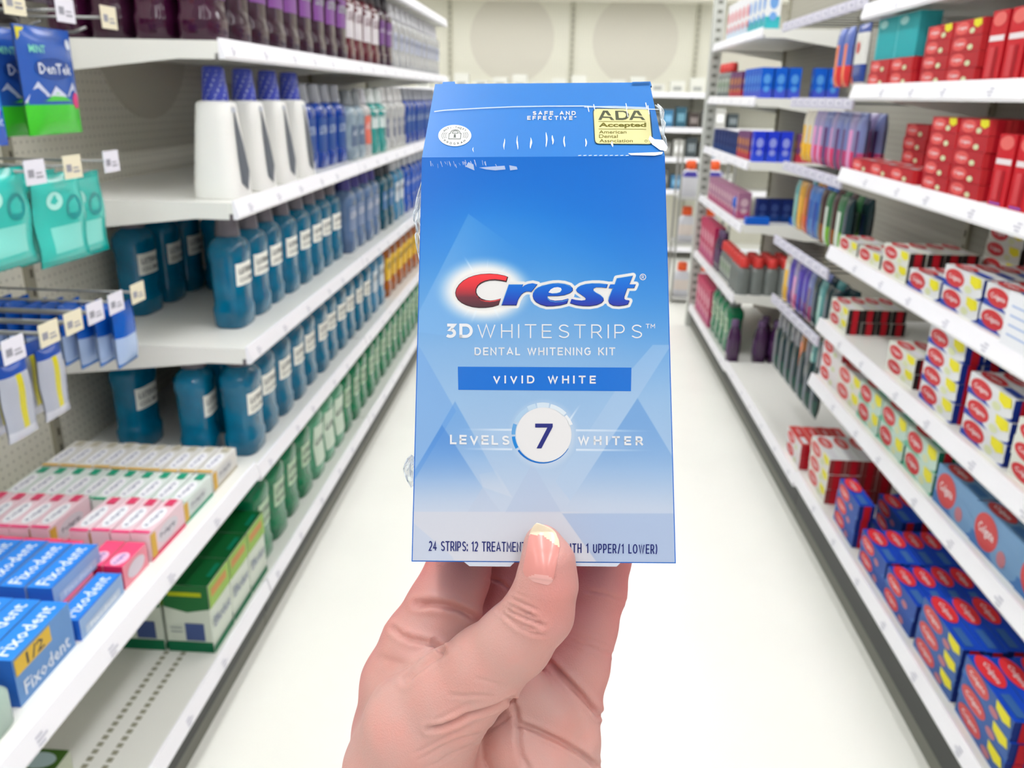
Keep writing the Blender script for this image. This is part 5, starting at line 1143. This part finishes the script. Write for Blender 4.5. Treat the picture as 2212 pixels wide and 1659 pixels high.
creases = [ # polyline, width px, depth m, depth range
 (q6((480, 610), (560, 603), (650, 612), (720, 628), (790, 660), (850, 700)), 7, .0026, BK),
 (q6((330, 770), (380, 810), (450, 835), (530, 850), (600, 880), (650, 915)), 6, .0016, (.34, .42)), (q6((420, 820), (440, 850)), 4, .001, (.34, .42)),
 (q6((590, 850), (640, 895), (660, 915)), 6, .0016, (.34, .42)),
 (q6((400, 1100), (455, 1050), (500, 1005), (560, 965), (650, 915)), 7, .0018, (.33, .42)),
 (q6((250, 965), (330, 975), (410, 1000)), 8, .0006, BK), (q6((320, 1020), (400, 1020), (440, 1035)), 8, .0006, BK),
 (q6((1010, 655), (1060, 690), (1150, 740), (1240, 775)), 4.0, .0011, TH), (q6((1035, 635), (1100, 668), (1200, 710), (1290, 745)), 4.2, .0013, TH), (q6((1060, 610), (1130, 640), (1230, 690)), 3.6, .0010, TH),
 (q6((1080, 575), (1150, 600), (1240, 640)), 3.4, .0007, TH), (q6((1120, 545), (1200, 575)), 2.8, .0004, TH), (q6((1060, 705), (1130, 760), (1220, 800), (1300, 810)), 3.8, .0009, TH), (q6((1120, 650), (1200, 675), (1270, 705)), 3.2, .0006, TH),
 (q6((550, 1408), (640, 1395), (740, 1355), (800, 1320), (900, 1295), (1000, 1262), (1085, 1215)), 5, .0021, (.30, .40)),
 (q6((690, 1190), (780, 1195), (860, 1190), (950, 1200)), 4, .0006, (.3, .4)), (q6((860, 1085), (950, 1110), (1020, 1130)), 4, .0004, (.3, .4)), (q6((600, 1350), (700, 1300), (820, 1240)), 4, .0004, (.3, .4)),
 (q6((490, 1600), (620, 1530), (760, 1470), (900, 1440)), 4, .0005, (.3, .4)), (q6((460, 1570), (580, 1500), (700, 1440), (800, 1400)), 4, .0005, (.3, .4)), (q6((560, 1650), (700, 1570), (860, 1510)), 4, .0004, (.3, .4)), (q6((900, 1440), (1000, 1380), (1060, 1330)), 4, .0004, (.3, .4)),
 (q6((1085, 1215), (1110, 1300), (1125, 1400), (1130, 1500), (1140, 1580), (1190, 1659)), 6, .0013, (.33, .40)),
 (q6((1320, 980), (1370, 1030), (1450, 1110), (1540, 1200), (1640, 1315)), 6, .0028, BK), (q6((1130, 1370), (1250, 1420), (1400, 1490), (1520, 1560), (1620, 1640)), 5.5, .0022, (.34, .42)),
 (q6((1560, 520), (1680, 540), (1800, 590)), 4, .0006, BK), (q6((1450, 800), (1560, 830), (1700, 880)), 4, .0006, BK), (q6((1440, 830), (1560, 870), (1720, 930)), 4, .0006, BK),
 (q6((940, 440), (1000, 460), (1080, 520)), 4, .001, BK)]
disp = np.zeros(len(Vh))
for pl, wd, dp, (d0, d1) in creases:
    d = pld(px_, py_, pl); m = facing & (-Vh[:, 2] > d0) & (-Vh[:, 2] < d1)
    ends = np.minimum(np.hypot(px_-pl[0][0], py_-pl[0][1]), np.hypot(px_-pl[-1][0], py_-pl[-1][1])); fade = np.clip(.25+ends/14.0, 0, 1)
    disp += m*(-dp*np.exp(-(d/wd)**2)+dp*.28*np.exp(-((d-wd*2.2)/(wd*1.3))**2))*fade
Vh = Vh+Nh*disp[:, None]
# warm pink on fingers and thumb tip, paler palm heel
dep = -Vh[:, 2]; redness = np.clip((dep-.372)/.02, 0, 1)*.75+.4*np.exp(-(((px_-1205)/70)**2+((py_-1290)/120)**2))
redness *= np.clip((1700-py_)/200, 0, 1); redness = np.clip(redness, 0, 1)
BS = Matrix([list(r)+[0] for r in RW]+[[0, 0, 0, 1]]).to_4x4(); BS.translation = Vector(CAM)
me = bpy.data.meshes.new('hand'); me.from_pydata(Vh.tolist(), [], Fh.tolist()); me.polygons.foreach_set('use_smooth', [True]*len(Fh))
at = me.attributes.new('flush', 'FLOAT', 'POINT'); at.data.foreach_set('value', redness.astype(np.float32))
m = bpy.data.materials.new('skin'); m.use_nodes = True; nt = m.node_tree; bs = nt.nodes['Principled BSDF']
an = nt.nodes.new('ShaderNodeAttribute'); an.attribute_name = 'flush'; mx = nt.nodes.new('ShaderNodeMix'); mx.data_type = 'RGBA'
mx.inputs[6].default_value = lin((200, 154, 145)); mx.inputs[7].default_value = lin((200, 100, 102)); nt.links.new(an.outputs['Fac'], mx.inputs[0])
tc = nt.nodes.new('ShaderNodeTexCoord'); nz_ = nt.nodes.new('ShaderNodeTexNoise'); nz_.inputs['Scale'].default_value = 55; nz_.inputs['Detail'].default_value = 4; nt.links.new(tc.outputs['Object'], nz_.inputs['Vector'])
mr = nt.nodes.new('ShaderNodeMapRange'); mr.inputs['From Min'].default_value = .4; mr.inputs['From Max'].default_value = .7; mr.inputs['To Max'].default_value = .4; nt.links.new(nz_.outputs['Fac'], mr.inputs['Value'])
mx2 = nt.nodes.new('ShaderNodeMix'); mx2.data_type = 'RGBA'; nt.links.new(mr.outputs[0], mx2.inputs[0]); nt.links.new(mx.outputs[2], mx2.inputs[6]); mx2.inputs[7].default_value = lin((216, 140, 128))
nt.links.new(mx2.outputs[2], bs.inputs['Base Color']); bs.inputs['Roughness'].default_value = .55
bs.inputs['Subsurface Weight'].default_value = .25; bs.inputs['Subsurface Radius'].default_value = (.004, .0015, .001); bs.inputs['Subsurface Scale'].default_value = 1
n1 = nt.nodes.new('ShaderNodeTexVoronoi'); n1.inputs['Scale'].default_value = 1300; nt.links.new(tc.outputs['Object'], n1.inputs['Vector'])
n2 = nt.nodes.new('ShaderNodeTexNoise'); n2.inputs['Scale'].default_value = 420; n2.inputs['Detail'].default_value = 3; nt.links.new(tc.outputs['Object'], n2.inputs['Vector'])
ad = nt.nodes.new('ShaderNodeMath'); ad.operation = 'ADD'; nt.links.new(n1.outputs['Distance'], ad.inputs[0]); nt.links.new(n2.outputs['Fac'], ad.inputs[1])
bp = nt.nodes.new('ShaderNodeBump'); bp.inputs['Strength'].default_value = .35; bp.inputs['Distance'].default_value = .0003; nt.links.new(ad.outputs[0], bp.inputs['Height']); nt.links.new(bp.outputs['Normal'], bs.inputs['Normal'])
me.materials.append(m); hand = link('hand', me); hand.matrix_world = BS
tag(hand, 'fair-skinned left hand pinching the carton with its thumb in front', 'hand')
# thumb nail: curved plate following the flesh, free edge past the tip
tree = BVHTree.FromPolygons([Vector(v) for v in Vh], [tuple(q) for q in Fh])
rows_ = [(1133, 1159, 1183), (1139, 1152, 1194), (1147, 1147, 1202), (1158, 1143.5, 1208), (1172, 1140, 1210), (1188, 1137, 1208.5), (1204, 1134, 1205.5), (1220, 1130.5, 1202), (1236, 1128, 1199), (1248, 1132, 1196), (1258, 1144, 1191), (1264, 1158, 1182)]
_y = np.arange(1133, 1265, 3.0); _ya = np.array(rows_, float); rows_ = [(float(y), float(np.interp(y, _ya[:, 0], _ya[:, 1])), float(np.interp(y, _ya[:, 0], _ya[:, 2]))) for y in _y]
vs = []; nn_ = 28; base = None
for (y, xa, xb_) in rows_[::-1]:
    row = []
    for k in range(nn_+1):
        u = k/nn_; x = xa+(xb_-xa)*u; yy = y+((u-.5)*14 if y < 1200 else (u-.5)*6)
        d = Vector(camvec(x, yy, 1)).normalized(); r_ = tree.ray_cast(Vector((0, 0, 0)), d)
        row.append(r_[0])
    vs.append(row)
# depths: replace by a smooth barrel so that the plate bends only sideways
A_ = []; B_ = []
def feat(x, y): u = (x-1172)/40; v = (y-1200)/60; return [1, u, v, u*u, u*v, v*v, u*u*u]
for r_, (y, xa, xb_) in zip(vs, rows_[::-1]):
    for k, h_ in enumerate(r_):
        if h_ is not None and y > 1150:
            u = k/nn_; yy = y+((u-.5)*14 if y < 1200 else (u-.5)*6); A_.append(feat(xa+(xb_-xa)*u, yy)); B_.append(h_.z)
co_ = np.linalg.lstsq(np.array(A_), np.array(B_), rcond=None)[0]
pts = []
for (y, xa, xb_) in rows_[::-1]:
    for k in range(nn_+1):
        u = k/nn_; x = xa+(xb_-xa)*u; yy = y+((u-.5)*(8 if y < 1150 else 14) if y < 1200 else (u-.5)*8)
        z = np.dot(feat(x, max(yy, 1150)), co_)+.0009-.0005*(2*u-1)**4-.0004*(y > 1250)+max(0, 1150-yy)*.00001; pts.append(camvec(x, yy, -z))
b = MB(); NR = len(rows_)
nail_c = {}
def nm(y): return mat((228, 210, 182), .25, coat=.4) if y < 1164 else mat((222, 164, 158), .3, coat=.25) if y > 1243 else mat((214, 140, 132), .3, coat=.25)
vv = [tuple(p) for p in pts]+[tuple(p-np.array([0, 0, .0006])) for p in pts]; N0 = len(pts)
ys = [q_[0] for q_ in rows_[::-1]]
for j in range(NR-1):
    for k in range(nn_):
        a = j*(nn_+1)+k; yy = (ys[j]+ys[j+1])/2+((k+.5)/nn_-.5)*16*(1 if ys[j] < 1200 else .5)
        uu = (k+.5)/nn_; mt = nm(yy+8-max(0, uu-.45)*55+abs(uu-.5)*4 if yy < 1215 else yy-12*(2*uu-1)**2+3)
        b.add([vv[i_] for i_ in (a, a+1, a+nn_+2, a+nn_+1)], [(0, 1, 2, 3)], mt, True)
me = b.mesh('thumb_nail'); bm = bmesh.new(); bm.from_mesh(me); bmesh.ops.remove_doubles(bm, verts=bm.verts, dist=1e-6); bm.normal_update(); bm.to_mesh(me); bm.free()
nail = link('thumb_nail', me, hand); nail.matrix_parent_inverse = Matrix(); sd = nail.modifiers.new('thickness', 'SOLIDIFY'); sd.thickness = .0006; sd.offset = -1
ss = nail.modifiers.new('round', 'SUBSURF'); ss.levels = 1; ss.render_levels = 2
nail['label'] = 'thumb nail with pale cream free edge'
